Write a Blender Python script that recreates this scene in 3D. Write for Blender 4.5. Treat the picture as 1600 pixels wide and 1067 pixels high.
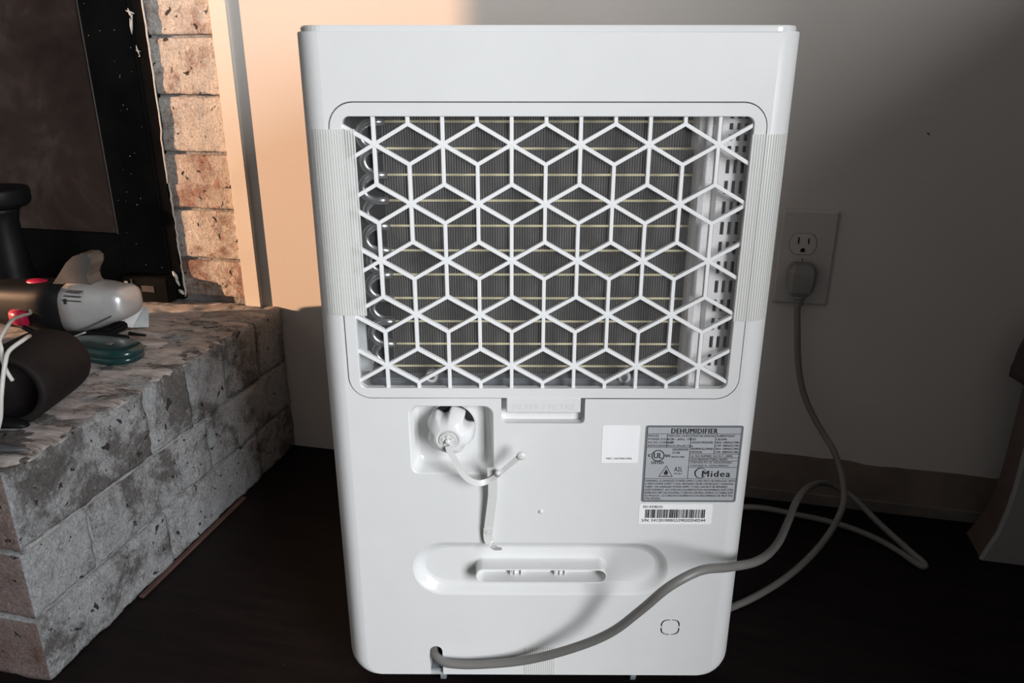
import bpy, bmesh, math, random
from mathutils import Vector, Matrix, noise
from mathutils.geometry import delaunay_2d_cdt
random.seed(7)
R = math.radians
for o in list(bpy.data.objects):
    bpy.data.objects.remove(o)
sc = bpy.context.scene
COL = sc.collection

# ------------------------------------------------------------------ camera
cam_d = bpy.data.cameras.new('camera')
cam = bpy.data.objects.new('camera', cam_d)
COL.objects.link(cam)
rt = Vector((0.975, 0.222, 0.0002)).normalized()
fw = Vector((-0.2082, 0.9149, -0.3459)).normalized()
up = rt.cross(fw).normalized()
rt = fw.cross(up)
m = Matrix((rt, up, -fw)).transposed().to_4x4()
m.translation = Vector((0.1099, -1.0504, 0.6126))
cam.matrix_world = m
cam_d.sensor_width = 36.0
cam_d.lens = 1212.55 / 1600 * 36
cam_d.clip_start = 0.02
sc.camera = cam

# ------------------------------------------------------------------ light
sc.view_settings.view_transform = 'Standard'
sc.view_settings.look = 'None'
sc.view_settings.gamma = 1
sc.view_settings.use_curve_mapping = False
sc.view_settings.exposure = 0.0
w = bpy.data.worlds.new('world')
sc.world = w
w.use_nodes = True
bg = w.node_tree.nodes['Background']
bg.inputs[0].default_value = (0.55, 0.72, 1.0, 1)
bg.inputs[1].default_value = 0.6

def lamp(name, kind, loc, direction, energy, color, **kw):
    d = bpy.data.lights.new(name, kind)
    d.energy = energy
    d.color = color
    for k, v in kw.items():
        setattr(d, k, v)
    o = bpy.data.objects.new(name, d)
    COL.objects.link(o)
    o.location = loc
    o.rotation_euler = Vector(direction).to_track_quat('-Z', 'Y').to_euler()
    return o
# low warm sun through the window in the left wall
lamp('sun', 'SUN', (-4, -1.6, 1.5), (1, 0.35, -0.135), 10.0, (1.0, 0.58, 0.34), angle=R(0.45))
# cool daylight filling the opening of the window in the right wall
for wy in (-1.99, -2.59):
    lamp('window_daylight', 'AREA', (1.86, wy, 1.1), (-1, 0.35, -0.1), 52.0, (0.95, 0.975, 1.0),
         shape='RECTANGLE', size=0.44, size_y=1.45)

# ------------------------------------------------------------------ material helpers
def new_mat(name):
    m = bpy.data.materials.new(name)
    m.use_nodes = True
    nt = m.node_tree
    return m, nt, nt.nodes['Principled BSDF']

def setin(b, **kw):
    names = {'base': 'Base Color', 'rough': 'Roughness', 'metal': 'Metallic', 'spec': 'Specular IOR Level',
             'trans': 'Transmission Weight', 'alpha': 'Alpha', 'coat': 'Coat Weight', 'sss': 'Subsurface Weight'}
    for k, v in kw.items():
        s = b.inputs[names[k]]
        s.default_value = (*v, 1) if isinstance(v, tuple) else v

def node(nt, t, **kw):
    n = nt.nodes.new(t)
    for k, v in kw.items():
        setattr(n, k, v)
    return n

def ramp(nt, src, stops):
    r = node(nt, 'ShaderNodeValToRGB')
    el = r.color_ramp.elements
    while len(el) < len(stops):
        el.new(0.5)
    for e, (p, c) in zip(el, stops):
        e.position = p
        e.color = (*c, 1) if len(c) == 3 else c
    nt.links.new(src, r.inputs[0])
    return r

def tex_noise(nt, scale, detail=6, rough=0.6, coord='Object', dist=0.0, stretch=None):
    tc = node(nt, 'ShaderNodeTexCoord')
    n = node(nt, 'ShaderNodeTexNoise')
    n.inputs['Scale'].default_value = scale
    n.inputs['Detail'].default_value = detail
    n.inputs['Roughness'].default_value = rough
    n.inputs['Distortion'].default_value = dist
    if stretch:
        mp = node(nt, 'ShaderNodeMapping')
        mp.inputs['Scale'].default_value = stretch
        nt.links.new(tc.outputs[coord], mp.inputs[0])
        nt.links.new(mp.outputs[0], n.inputs['Vector'])
    else:
        nt.links.new(tc.outputs[coord], n.inputs['Vector'])
    return n

def bump(nt, b, src, strength, dist):
    bp = node(nt, 'ShaderNodeBump')
    bp.inputs['Strength'].default_value = strength
    bp.inputs['Distance'].default_value = dist
    nt.links.new(src, bp.inputs['Height'])
    nt.links.new(bp.outputs[0], b.inputs['Normal'])
    return bp

def plain(name, base, rough=0.5, var=0.06, nscale=40, bstr=0.0, bdist=0.0005, bscale=None, **kw):
    m, nt, b = new_mat(name)
    setin(b, rough=rough, **kw)
    n = tex_noise(nt, nscale)
    lo = tuple(max(0, c * (1 - var)) for c in base)
    hi = tuple(min(1, c * (1 + var)) for c in base)
    r = ramp(nt, n.outputs[0], [(0.3, lo), (0.7, hi)])
    nt.links.new(r.outputs[0], b.inputs['Base Color'])
    if bstr:
        n2 = tex_noise(nt, bscale or nscale, detail=3)
        bump(nt, b, n2.outputs[0], bstr, bdist)
    return m

M = {}
M['plastic'] = plain('white_plastic', (0.74, 0.74, 0.735), 0.36, 0.015, 30, 0.25, 0.0002, 2600)
M['inner'] = plain('inner_white_plastic', (0.90, 0.88, 0.88), 0.4, 0.01, 30)
M['gloss'] = plain('white_gloss_plastic', (0.76, 0.76, 0.755), 0.2, 0.015, 30)
M['lattice'] = plain('white_lattice_plastic', (0.84, 0.84, 0.84), 0.38, 0.01, 60)
M['strap'] = plain('soft_white_plastic', (0.66, 0.66, 0.64), 0.32, 0.03, 80)
M['cord'] = plain('grey_cord', (0.18, 0.175, 0.165), 0.42, 0.05, 60)
M['dark_grey'] = plain('dark_grey_plastic', (0.05, 0.052, 0.06), 0.45, 0.1, 60)
M['mid_grey'] = plain('mid_grey_plastic', (0.22, 0.24, 0.27), 0.4, 0.1, 60)
M['black'] = plain('black_plastic', (0.006, 0.006, 0.0068), 0.5, 0.2, 60, spec=0.15)
M['hole'] = plain('dark_hollow', (0.006, 0.006, 0.007), 0.8, 0.1, 60)
M['ink'] = plain('black_ink', (0.02, 0.02, 0.022), 0.5, 0.05, 60)
M['sticker'] = plain('white_paper_sticker', (0.93, 0.93, 0.93), 0.5, 0.01, 60)
M['rating'] = plain('silver_foil_label', (0.42, 0.43, 0.45), 0.42, 0.02, 60)
M['rating_edge'] = plain('grey_label_border', (0.20, 0.21, 0.23), 0.42, 0.02, 60)
M['silver_tube'] = plain('aluminium_tube', (0.62, 0.63, 0.65), 0.28, 0.05, 60, metal=1.0)
M['copper_tube'] = plain('brass_copper_tube', (0.95, 0.86, 0.55), 0.4, 0.05, 60)
M['plate'] = plain('ivory_outlet_plate', (0.50, 0.48, 0.46), 0.38, 0.02, 60)
M['outlet_face'] = plain('ivory_outlet_face', (0.52, 0.50, 0.48), 0.35, 0.02, 60)
M['plug'] = plain('grey_plug', (0.20, 0.20, 0.195), 0.5, 0.05, 60)
M['trim'] = plain('cream_trim_paint', (0.70, 0.66, 0.60), 0.45, 0.03, 20, 0.1, 0.0005, 200)
M['black_metal'] = plain('black_firebox_metal', (0.008, 0.0077, 0.0075), 0.6, 0.35, 12, 0.15, 0.0006, 160, spec=0.0)
M['caulk'] = plain('white_caulk', (0.62, 0.62, 0.60), 0.6, 0.15, 200, 0.5, 0.001, 300)
M['silver'] = plain('silver_paint', (0.46, 0.455, 0.45), 0.33, 0.06, 40, metal=0.4)
M['red'] = plain('red_button', (0.42, 0.012, 0.05), 0.35, 0.1, 60)
M['smoke'] = plain('smoky_plastic', (0.07, 0.063, 0.058), 0.25, 0.2, 30)
M['green'] = plain('dark_green_gloss', (0.007, 0.028, 0.028), 0.22, 0.2, 40)
M['leather'] = plain('dark_brown_leather', (0.009, 0.0065, 0.0065), 0.75, 0.35, 30, 0.3, 0.0008, 260, spec=0.2)
M['white_wire'] = plain('off_white_wire', (0.52, 0.51, 0.48), 0.45, 0.05, 60)
M['grey_panel'] = plain('grey_painted_panel', (0.30, 0.30, 0.30), 0.5, 0.06, 20)
M['shaded_side'] = plain('shaded_brown_side', (0.12, 0.085, 0.072), 0.55, 0.12, 20)  # darker brown puts the shade on the cabinet side into its colour
M['dark_bag'] = plain('dark_cloth', (0.05, 0.035, 0.033), 0.85, 0.3, 30, 0.5, 0.002, 160)
M['blocker'] = plain('brown_blocker', (0.16, 0.12, 0.10), 0.7, 0.1, 8)
M['room'] = plain('room_paint', (0.15, 0.14, 0.13), 0.7, 0.03, 6)
M['card'] = plain('pale_card', (0.42, 0.45, 0.45), 0.5, 0.15, 60)

def mat_wall():
    m, nt, b = new_mat('beige_wall_paint')
    setin(b, rough=0.62)
    n = tex_noise(nt, 2.2, 3)
    r = ramp(nt, n.outputs[0], [(0.3, (0.60, 0.565, 0.53)), (0.7, (0.64, 0.60, 0.56))])
    nt.links.new(r.outputs[0], b.inputs['Base Color'])
    n2 = tex_noise(nt, 420, 3)
    bump(nt, b, n2.outputs[0], 0.22, 0.0006)
    return m
M['wall'] = mat_wall()

def mat_floor():
    m, nt, b = new_mat('dark_stained_floor')
    n = tex_noise(nt, 9, 8, 0.65, stretch=(1.0, 7.0, 1.0))
    r = ramp(nt, n.outputs[0], [(0.35, (0.006, 0.0045, 0.005)), (0.7, (0.014, 0.009, 0.009))])
    n2 = tex_noise(nt, 260, 2, 0.5)
    sp = ramp(nt, n2.outputs[0], [(0.73, (0, 0, 0)), (0.77, (1, 1, 1))])
    mx = node(nt, 'ShaderNodeMixRGB')
    nt.links.new(sp.outputs[0], mx.inputs[0])
    nt.links.new(r.outputs[0], mx.inputs[1])
    mx.inputs[2].default_value = (0.06, 0.05, 0.045, 1)
    nt.links.new(mx.outputs[0], b.inputs['Base Color'])
    setin(b, rough=0.5, spec=0.12)
    bump(nt, b, n.outputs[0], 0.15, 0.001)
    return m
M['floor'] = mat_floor()

def mat_brick(name, wash, red, amount, pit=0.33, bdist=0.004):
    """brick with worn whitewash, pores and rough relief"""
    m, nt, b = new_mat(name)
    setin(b, rough=0.85, spec=0.25)
    tc = node(nt, 'ShaderNodeTexCoord')
    oi = node(nt, 'ShaderNodeObjectInfo')
    ad = node(nt, 'ShaderNodeVectorMath', operation='ADD')
    ml = node(nt, 'ShaderNodeMath', operation='MULTIPLY')
    ml.inputs[1].default_value = 37.0
    nt.links.new(oi.outputs['Random'], ml.inputs[0])
    nt.links.new(tc.outputs['Object'], ad.inputs[0])
    nt.links.new(ml.outputs[0], ad.inputs[1])
    def nz(scale, detail, rough, dist=0):
        n = node(nt, 'ShaderNodeTexNoise')
        n.inputs['Scale'].default_value = scale
        n.inputs['Detail'].default_value = detail
        n.inputs['Roughness'].default_value = rough
        n.inputs['Distortion'].default_value = dist
        nt.links.new(ad.outputs[0], n.inputs['Vector'])
        return n
    big = nz(14, 8, 0.72, 0.4)
    fine = nz(95, 8, 0.75, 0.5)
    # where the wash is worn: broad noise, shifted per brick
    sh = node(nt, 'ShaderNodeMath', operation='MULTIPLY_ADD')
    sh.inputs[1].default_value = 0.16
    nt.links.new(oi.outputs['Random'], sh.inputs[0])
    nt.links.new(big.outputs[0], sh.inputs[2])
    s2 = node(nt, 'ShaderNodeMath', operation='MULTIPLY_ADD')
    s2.inputs[1].default_value = 0.55
    nt.links.new(fine.outputs[0], s2.inputs[0])
    nt.links.new(sh.outputs[0], s2.inputs[2])
    wear = ramp(nt, s2.outputs[0], [(amount, (0, 0, 0)), (amount + 0.14, (1, 1, 1))])
    wcol = ramp(nt, fine.outputs[0], [(0.3, tuple(c * 0.62 for c in wash)), (0.45, tuple(c * 0.9 for c in wash)), (0.7, tuple(c * 1.08 for c in wash))])
    rcol = ramp(nt, fine.outputs[0], [(0.35, tuple(c * 0.6 for c in red)), (0.68, tuple(c * 1.5 for c in red))])
    mx = node(nt, 'ShaderNodeMixRGB')
    nt.links.new(wear.outputs[0], mx.inputs[0])
    nt.links.new(wcol.outputs[0], mx.inputs[1])
    nt.links.new(rcol.outputs[0], mx.inputs[2])
    gr = nz(330, 5, 0.75)
    gcol = ramp(nt, gr.outputs[0], [(0.32, (0.55, 0.55, 0.55)), (0.5, (0.95, 0.95, 0.95)), (0.68, (1.2, 1.2, 1.2))])
    mg = node(nt, 'ShaderNodeMixRGB', blend_type='MULTIPLY')
    mg.inputs[0].default_value = 1.0
    nt.links.new(mx.outputs[0], mg.inputs[1])
    nt.links.new(gcol.outputs[0], mg.inputs[2])
    mx = mg
    pn = nz(75, 3, 0.5, 0.6)
    pits = ramp(nt, pn.outputs[0], [(pit - 0.035, (1, 1, 1)), (pit, (0, 0, 0))])
    mp = node(nt, 'ShaderNodeMixRGB')
    nt.links.new(pits.outputs[0], mp.inputs[0])
    nt.links.new(mx.outputs[0], mp.inputs[1])
    mp.inputs[2].default_value = (0.05, 0.045, 0.042, 1)
    nt.links.new(mp.outputs[0], b.inputs['Base Color'])
    h = node(nt, 'ShaderNodeMath', operation='MULTIPLY_ADD')
    h.inputs[1].default_value = -1.2
    nt.links.new(pits.outputs[0], h.inputs[0])
    nt.links.new(s2.outputs[0], h.inputs[2])
    h2 = node(nt, 'ShaderNodeMath', operation='MULTIPLY_ADD')
    h2.inputs[1].default_value = 0.4
    nt.links.new(gr.outputs[0], h2.inputs[0])
    nt.links.new(h.outputs[0], h2.inputs[2])
    bump(nt, b, h2.outputs[0], 1.0, bdist * 2.2)
    return m
M['brick_wall'] = mat_brick('whitewashed_wall_brick', (0.80, 0.75, 0.69), (0.32, 0.20, 0.165), 0.85)
M['brick_bare'] = mat_brick('worn_bare_wall_brick', (0.72, 0.64, 0.58), (0.36, 0.215, 0.175), 0.76)
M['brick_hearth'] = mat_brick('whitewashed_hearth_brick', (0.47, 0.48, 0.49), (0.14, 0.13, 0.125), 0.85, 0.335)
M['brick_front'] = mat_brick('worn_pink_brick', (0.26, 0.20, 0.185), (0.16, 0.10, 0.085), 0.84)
M['mortar'] = plain('grey_mortar', (0.25, 0.245, 0.24), 0.95, 0.35, 60, 0.8, 0.003, 180)

def mat_slab():
    m, nt, b = new_mat('rough_washed_hearth_top')
    setin(b, rough=0.85, spec=0.25)
    n = tex_noise(nt, 34, 10, 0.74, dist=0.7, stretch=(0.5, 1.6, 1.0))
    r = ramp(nt, n.outputs[0], [(0.36, (0.10, 0.08, 0.072)), (0.45, (0.40, 0.355, 0.335)), (0.60, (0.62, 0.58, 0.56))])
    nt.links.new(r.outputs[0], b.inputs['Base Color'])
    bump(nt, b, n.outputs[0], 1.0, 0.010)
    return m
M['slab'] = mat_slab()

def mat_glass():
    m, nt, b = new_mat('dusty_firebox_glass')
    n = tex_noise(nt, 7, 7, 0.62, dist=0.5)
    r = ramp(nt, n.outputs[0], [(0.30, (0.020, 0.0135, 0.0115)), (0.52, (0.046, 0.031, 0.026)), (0.72, (0.10, 0.076, 0.065))])
    nt.links.new(r.outputs[0], b.inputs['Base Color'])
    setin(b, rough=0.5, spec=0.06)
    return m
M['glass'] = mat_glass()

def mat_fins():
    m, nt, b = new_mat('evaporator_fins')
    tc = node(nt, 'ShaderNodeTexCoord')
    wv = node(nt, 'ShaderNodeTexWave', wave_type='BANDS', bands_direction='X')
    wv.inputs['Scale'].default_value = 150
    wv.inputs['Distortion'].default_value = 0.25
    nt.links.new(tc.outputs['Object'], wv.inputs['Vector'])
    n = tex_noise(nt, 30, 4)
    mt = node(nt, 'ShaderNodeMath', operation='MULTIPLY')
    nt.links.new(wv.outputs['Fac'], mt.inputs[0])
    nt.links.new(n.outputs[0], mt.inputs[1])
    r = ramp(nt, mt.outputs[0], [(0.1, (0.03, 0.028, 0.027)), (0.5, (0.17, 0.16, 0.155))])
    nt.links.new(r.outputs[0], b.inputs['Base Color'])
    setin(b, rough=0.5, metal=0.2)
    bump(nt, b, wv.outputs['Fac'], 0.7, 0.001)
    return m
M['fins'] = mat_fins()

def grid_alpha(name, base, px, pz, cover, solid_alpha, rough=0.5):
    """woven net: fine crossing threads, open in between"""
    m, nt, b = new_mat(name)
    tc = node(nt, 'ShaderNodeTexCoord')
    sx = node(nt, 'ShaderNodeSeparateXYZ')
    nt.links.new(tc.outputs['Object'], sx.inputs[0])
    outs = []
    for k, pitch in ((0, px), (2, pz)):
        if not pitch:
            continue
        a = node(nt, 'ShaderNodeMath', operation='DIVIDE')
        nt.links.new(sx.outputs[k], a.inputs[0])
        a.inputs[1].default_value = pitch
        f = node(nt, 'ShaderNodeMath', operation='FRACT')
        nt.links.new(a.outputs[0], f.inputs[0])
        l = node(nt, 'ShaderNodeMath', operation='LESS_THAN')
        nt.links.new(f.outputs[0], l.inputs[0])
        l.inputs[1].default_value = cover
        outs.append(l)
    src = outs[0].outputs[0]
    if len(outs) > 1:
        mxn = node(nt, 'ShaderNodeMath', operation='MAXIMUM')
        nt.links.new(src, mxn.inputs[0])
        nt.links.new(outs[1].outputs[0], mxn.inputs[1])
        src = mxn.outputs[0]
    mr = node(nt, 'ShaderNodeMapRange')
    nt.links.new(src, mr.inputs[0])
    mr.inputs['To Min'].default_value = solid_alpha[0]
    mr.inputs['To Max'].default_value = solid_alpha[1]
    nt.links.new(mr.outputs[0], b.inputs['Alpha'])
    setin(b, base=base, rough=rough)
    return m
M['net'] = grid_alpha('dark_filter_net', (0.20, 0.195, 0.19), 0.00115, 0.00115, 0.10, (0.0, 1.0))
M['tape'] = grid_alpha('filament_tape', (0.80, 0.80, 0.765), 0.0021, 0, 0.6, (0.35, 0.85), 0.3)

# ------------------------------------------------------------------ mesh helpers
def mk(name, verts, faces, mat, parent=None, smooth=False):
    me = bpy.data.meshes.new(name)
    me.from_pydata([tuple(v) for v in verts], [], faces)
    me.update()
    return link(name, me, mat, parent, smooth)

def link(name, me, mat, parent=None, smooth=False):
    if mat is not None and not me.materials:
        me.materials.append(M[mat] if isinstance(mat, str) else mat)
    if smooth:
        for p in me.polygons:
            p.use_smooth = True
    o = bpy.data.objects.new(name, me)
    COL.objects.link(o)
    if parent:
        o.parent = parent
    return o

def tag(o, label=None, cat=None, kind=None, group=None):
    for k, v in (('label', label), ('category', cat), ('kind', kind), ('group', group)):
        if v:
            o[k] = v
    return o

def empty(name, loc, rz=0.0):
    o = bpy.data.objects.new(name, None)
    COL.objects.link(o)
    o.location = loc
    o.rotation_euler = (0, 0, rz)
    o.empty_display_size = 0.05
    return o

def from_bm(name, bm, mat, parent=None, smooth=False):
    bmesh.ops.recalc_face_normals(bm, faces=bm.faces)
    me = bpy.data.meshes.new(name)
    bm.to_mesh(me)
    bm.free()
    return link(name, me, mat, parent, smooth)

def box(name, lo, hi, mat, parent=None, bevel=0.0, seg=1, smooth=False, jitter=0.0):
    bm = bmesh.new()
    bmesh.ops.create_cube(bm, size=1.0)
    for v in bm.verts:
        v.co = Vector([lo[i] + (v.co[i] + 0.5) * (hi[i] - lo[i]) for i in range(3)])
    if bevel:
        bmesh.ops.bevel(bm, geom=list(bm.edges), offset=bevel, segments=seg, affect='EDGES')
    if jitter:
        for v in bm.verts:
            v.co += Vector([random.uniform(-1, 1) * jitter for _ in range(3)])
    big = max(f.calc_area() for f in bm.faces) * 0.12
    o = from_bm(name, bm, mat, parent, smooth)
    if bevel:
        for p in o.data.polygons:
            p.use_smooth = smooth and p.area < big
    return o

def rough_brick(name, lo, hi, mat, cell=0.006, amp=0.0013, rnd=0.0035, front=None, parent=None):
    """brick block: gridded box, edges worn round, faces displaced by noise"""
    seed = Vector((random.uniform(0, 50), random.uniform(0, 50), random.uniform(0, 50)))
    nn = [max(2, round((hi[i] - lo[i]) / cell)) for i in range(3)]
    idx, V, F, fm = {}, [], [], []
    C = [(lo[i] + hi[i]) / 2 for i in range(3)]
    hs = [(hi[i] - lo[i]) / 2 for i in range(3)]
    def vid(g):
        if g not in idx:
            p = Vector([lo[i] + (hi[i] - lo[i]) * g[i] / nn[i] for i in range(3)])
            q = p + seed
            rr = rnd * (0.7 + 0.9 * abs(noise.noise(q * 55)))
            core = Vector([C[i] + max(-(hs[i] - rr), min(hs[i] - rr, p[i] - C[i])) for i in range(3)])
            d = p - core
            if d.length > 1e-9:
                d.normalize()
                h = amp * (noise.noise(q * 38) * 1.1 + noise.noise(q * 95) * 0.8 + noise.noise(q * 210) * 0.45) - amp * 0.3
                p = core + d * (rr + h)
            idx[g] = len(V)
            V.append(p)
        return idx[g]
    for ax in range(3):
        u, v = (ax + 1) % 3, (ax + 2) % 3
        for side in (0, 1):
            for i in range(nn[u]):
                for j in range(nn[v]):
                    q = []
                    for a, b in ((i, j), (i + 1, j), (i + 1, j + 1), (i, j + 1)):
                        g = [0, 0, 0]
                        g[ax], g[u], g[v] = side * nn[ax], a, b
                        q.append(vid(tuple(g)))
                    F.append(tuple(q) if side else tuple(reversed(q)))
                    fm.append(1 if (ax == 1 and side == 0 and front) else 0)
    o = mk(name, V, F, mat, parent, True)
    if front:
        o.data.materials.append(M[front])
        for p, k in zip(o.data.polygons, fm):
            p.material_index = k
    return o

def catmull(pts, n=8):
    P = [Vector(p) for p in pts]
    P = [P[0] * 2 - P[1]] + P + [P[-1] * 2 - P[-2]]
    out = []
    for i in range(1, len(P) - 2):
        p0, p1, p2, p3 = P[i - 1:i + 3]
        # centripetal parametrisation keeps sharp turns tidy
        t0 = 0.0
        t1 = t0 + max((p1 - p0).length, 1e-6) ** 0.5
        t2 = t1 + max((p2 - p1).length, 1e-6) ** 0.5
        t3 = t2 + max((p3 - p2).length, 1e-6) ** 0.5
        for k in range(n):
            t = t1 + (t2 - t1) * k / n
            a1 = p0 * ((t1 - t) / (t1 - t0)) + p1 * ((t - t0) / (t1 - t0))
            a2 = p1 * ((t2 - t) / (t2 - t1)) + p2 * ((t - t1) / (t2 - t1))
            a3 = p2 * ((t3 - t) / (t3 - t2)) + p3 * ((t - t2) / (t3 - t2))
            b1 = a1 * ((t2 - t) / (t2 - t0)) + a2 * ((t - t0) / (t2 - t0))
            b2 = a2 * ((t3 - t) / (t3 - t1)) + a3 * ((t - t1) / (t3 - t1))
            out.append(b1 * ((t2 - t) / (t2 - t1)) + b2 * ((t - t1) / (t2 - t1)))
    out.append(P[-2])
    return out

def tube_data(path, r, seg=10, closed=False):
    P = [Vector(p) for p in path]
    n = len(P)
    verts, faces = [], []
    prev = None
    for i, p in enumerate(P):
        if closed:
            t = (P[(i + 1) % n] - P[i - 1]).normalized()
        else:
            t = (P[min(i + 1, n - 1)] - P[max(i - 1, 0)]).normalized()
        if prev is None:
            a = Vector((0, 0, 1)) if abs(t.z) < 0.9 else Vector((1, 0, 0))
            u = t.cross(a).normalized()
        else:
            u = (prev - t * prev.dot(t)).normalized()
        prev = u
        v = t.cross(u)
        rr = r(i / (n - 1)) if callable(r) else r
        for k in range(seg):
            a = 2 * math.pi * k / seg
            verts.append(p + (u * math.cos(a) + v * math.sin(a)) * rr)
    for i in range(n if closed else n - 1):
        for k in range(seg):
            a = i * seg + k
            b = i * seg + (k + 1) % seg
            j = ((i + 1) % n) * seg
            faces.append((a, b, j + (k + 1) % seg, j + k))
    if not closed:
        faces.append(tuple(range(seg))[::-1])
        faces.append(tuple((n - 1) * seg + k for k in range(seg)))
    return verts, faces

def tube(name, path, r, mat, parent=None, seg=10, closed=False):
    v, f = tube_data(path, r, seg, closed)
    return mk(name, v, f, mat, parent, True)

def ribbon(name, path, width, thick, mat, parent, side_hint):
    """flat strap: rectangular section swept along a path; side_hint(i, t) gives the width direction"""
    P = [Vector(p) for p in path]
    n = len(P)
    V, F = [], []
    for i, p in enumerate(P):
        t = (P[min(i + 1, n - 1)] - P[max(i - 1, 0)]).normalized()
        s = Vector(side_hint(i / (n - 1))) if side_hint else t.cross(Vector((0, 1, -0.3)))
        s = (s - t * s.dot(t)).normalized()
        nn = t.cross(s)
        wd = width(i / (n - 1)) if callable(width) else width
        for a, b in ((-1, -1), (1, -1), (1, 1), (-1, 1)):
            V.append(p + s * (a * wd / 2) + nn * (b * thick / 2))
    for i in range(n - 1):
        for k in range(4):
            a, b = i * 4 + k, i * 4 + (k + 1) % 4
            F.append((a, b, b + 4, a + 4))
    F += [(3, 2, 1, 0), tuple((n - 1) * 4 + k for k in range(4))]
    return mk(name, V, F, mat, parent, False)

def rrect(x0, x1, z0, z1, r, n=8):
    """rounded rectangle, counter-clockwise from the lower right corner"""
    out = []
    for cx, cz, a0 in ((x1 - r, z0 + r, -90), (x1 - r, z1 - r, 0), (x0 + r, z1 - r, 90), (x0 + r, z0 + r, 180)):
        for k in range(n + 1):
            a = R(a0 + 90 * k / n)
            out.append((cx + r * math.cos(a), cz + r * math.sin(a)))
    return out

def inside(p, loop):
    c = False
    j = len(loop) - 1
    for i in range(len(loop)):
        (xi, yi), (xj, yj) = loop[i], loop[j]
        if (yi > p[1]) != (yj > p[1]) and p[0] < (xj - xi) * (p[1] - yi) / (yj - yi) + xi:
            c = not c
        j = i
    return c

def cdt(outer, holes):
    vs, es = [], []
    for lp in [outer] + holes:
        b = len(vs)
        vs += [Vector((p[0], p[1])) for p in lp]
        es += [(b + i, b + (i + 1) % len(lp)) for i in range(len(lp))]
    r = delaunay_2d_cdt(vs, es, [], 0, 1e-7)
    out = []
    for q in r[2]:
        c = sum((r[0][i] for i in q), Vector((0, 0))) / len(q)
        if inside(c, outer) and not any(inside(c, h) for h in holes):
            out.append(q)
    return r[0], out

class MB:
    """collects geometry for one mesh"""
    def __init__(s):
        s.v, s.f = [], []
    def add(s, v, f):
        b = len(s.v)
        s.v += [tuple(p) for p in v]
        s.f += [tuple(b + i for i in q) for q in f]
    def flat(s, outer, holes, y):
        """filled polygon in the x-z plane at depth y, facing -y"""
        vs, fs = cdt(outer, holes)
        out = []
        for q in fs:
            a, b, c = (vs[i] for i in q[:3])
            ccw = (b - a).cross(c - a) > 0
            out.append(tuple(q) if ccw else tuple(reversed(q)))
        s.add([(p[0], y, p[1]) for p in vs], out)
    def wall(s, loops, closed=True):
        """loops: list of (points2d, y) with equal counts, bridged in order"""
        n = len(loops[0][0])
        V = [(p[0], y, p[1]) for lp, y in loops for p in lp]
        F = []
        for i in range(len(loops) - 1):
            for k in range(n if closed else n - 1):
                a, b = i * n + k, i * n + (k + 1) % n
                F.append((a, b, b + n, a + n))
        s.add(V, F)
    def box(s, lo, hi):
        x0, y0, z0 = lo
        x1, y1, z1 = hi
        s.add([(x0, y0, z0), (x1, y0, z0), (x1, y1, z0), (x0, y1, z0), (x0, y0, z1), (x1, y0, z1), (x1, y1, z1), (x0, y1, z1)],
              [(0, 3, 2, 1), (4, 5, 6, 7), (0, 1, 5, 4), (1, 2, 6, 5), (2, 3, 7, 6), (3, 0, 4, 7)])
    def build(s, name, mat, parent=None, smooth=False):
        return mk(name, s.v, s.f, mat, parent, smooth)

# ================================================================== THE ROOM
ROOM_X0, ROOM_X1, ROOM_Y0, ROOM_Z1 = -2.2, 1.9, -3.6, 2.5
tag(box('floor', (ROOM_X0, ROOM_Y0, -0.05), (ROOM_X1, 0.1, 0.0), 'floor'), 'dark stained wooden floor, almost black', kind='structure')
tag(box('ceiling', (ROOM_X0, ROOM_Y0, ROOM_Z1), (ROOM_X1, 0.1, ROOM_Z1 + 0.05), 'room'), 'pale ceiling', kind='structure')
tag(box('wall_back', (-0.54, 0.0, 0.0), (ROOM_X1, 0.1, ROOM_Z1), 'wall'), 'beige painted wall behind the dehumidifier', kind='structure')
tag(box('wall_front', (ROOM_X0, ROOM_Y0 - 0.1, 0.0), (ROOM_X1, ROOM_Y0, ROOM_Z1), 'room'), 'pale wall across the room', kind='structure')

def wall_with_window(name, x0, x1, ya, yb, wy0, wy1, wz0, wz1, mat='room'):
    mb = MB()
    mb.box((x0, ya, 0), (x1, yb, wz0))
    mb.box((x0, ya, wz1), (x1, yb, ROOM_Z1))
    mb.box((x0, ya, wz0), (x1, wy0, wz1))
    mb.box((x0, wy1, wz0), (x1, yb, wz1))
    return mb.build(name, mat)
tag(wall_with_window('wall_left', ROOM_X0 - 0.1, ROOM_X0, ROOM_Y0, 0.1, -0.737, -0.541, 0.40, 1.7, 'wall'), 'pale side wall with a window opening', kind='structure')
tag(wall_with_window('wall_right', ROOM_X1, ROOM_X1 + 0.1, ROOM_Y0, 0.1, -2.9, -1.7, 0.35, 1.85), 'pale side wall with a window opening', kind='structure')
mw = MB()
mw.box((ROOM_X1 - 0.02, -2.36, 0.35), (ROOM_X1 + 0.06, -2.24, 1.85))
mw.box((ROOM_X1 - 0.02, -2.9, 0.32), (ROOM_X1 + 0.06, -1.7, 0.36))
tag(mw.build('window_1', 'trim'), 'window mullion and sill in the side wall', kind='structure')
# low partition on the right, out of view, added to keep window light off the wall
tag(box('light_blocker', (0.80, -1.02, 0.0), (0.86, 0.0, 0.94), 'blocker'), 'low brown partition added out of view to block window light', kind='structure')

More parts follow.
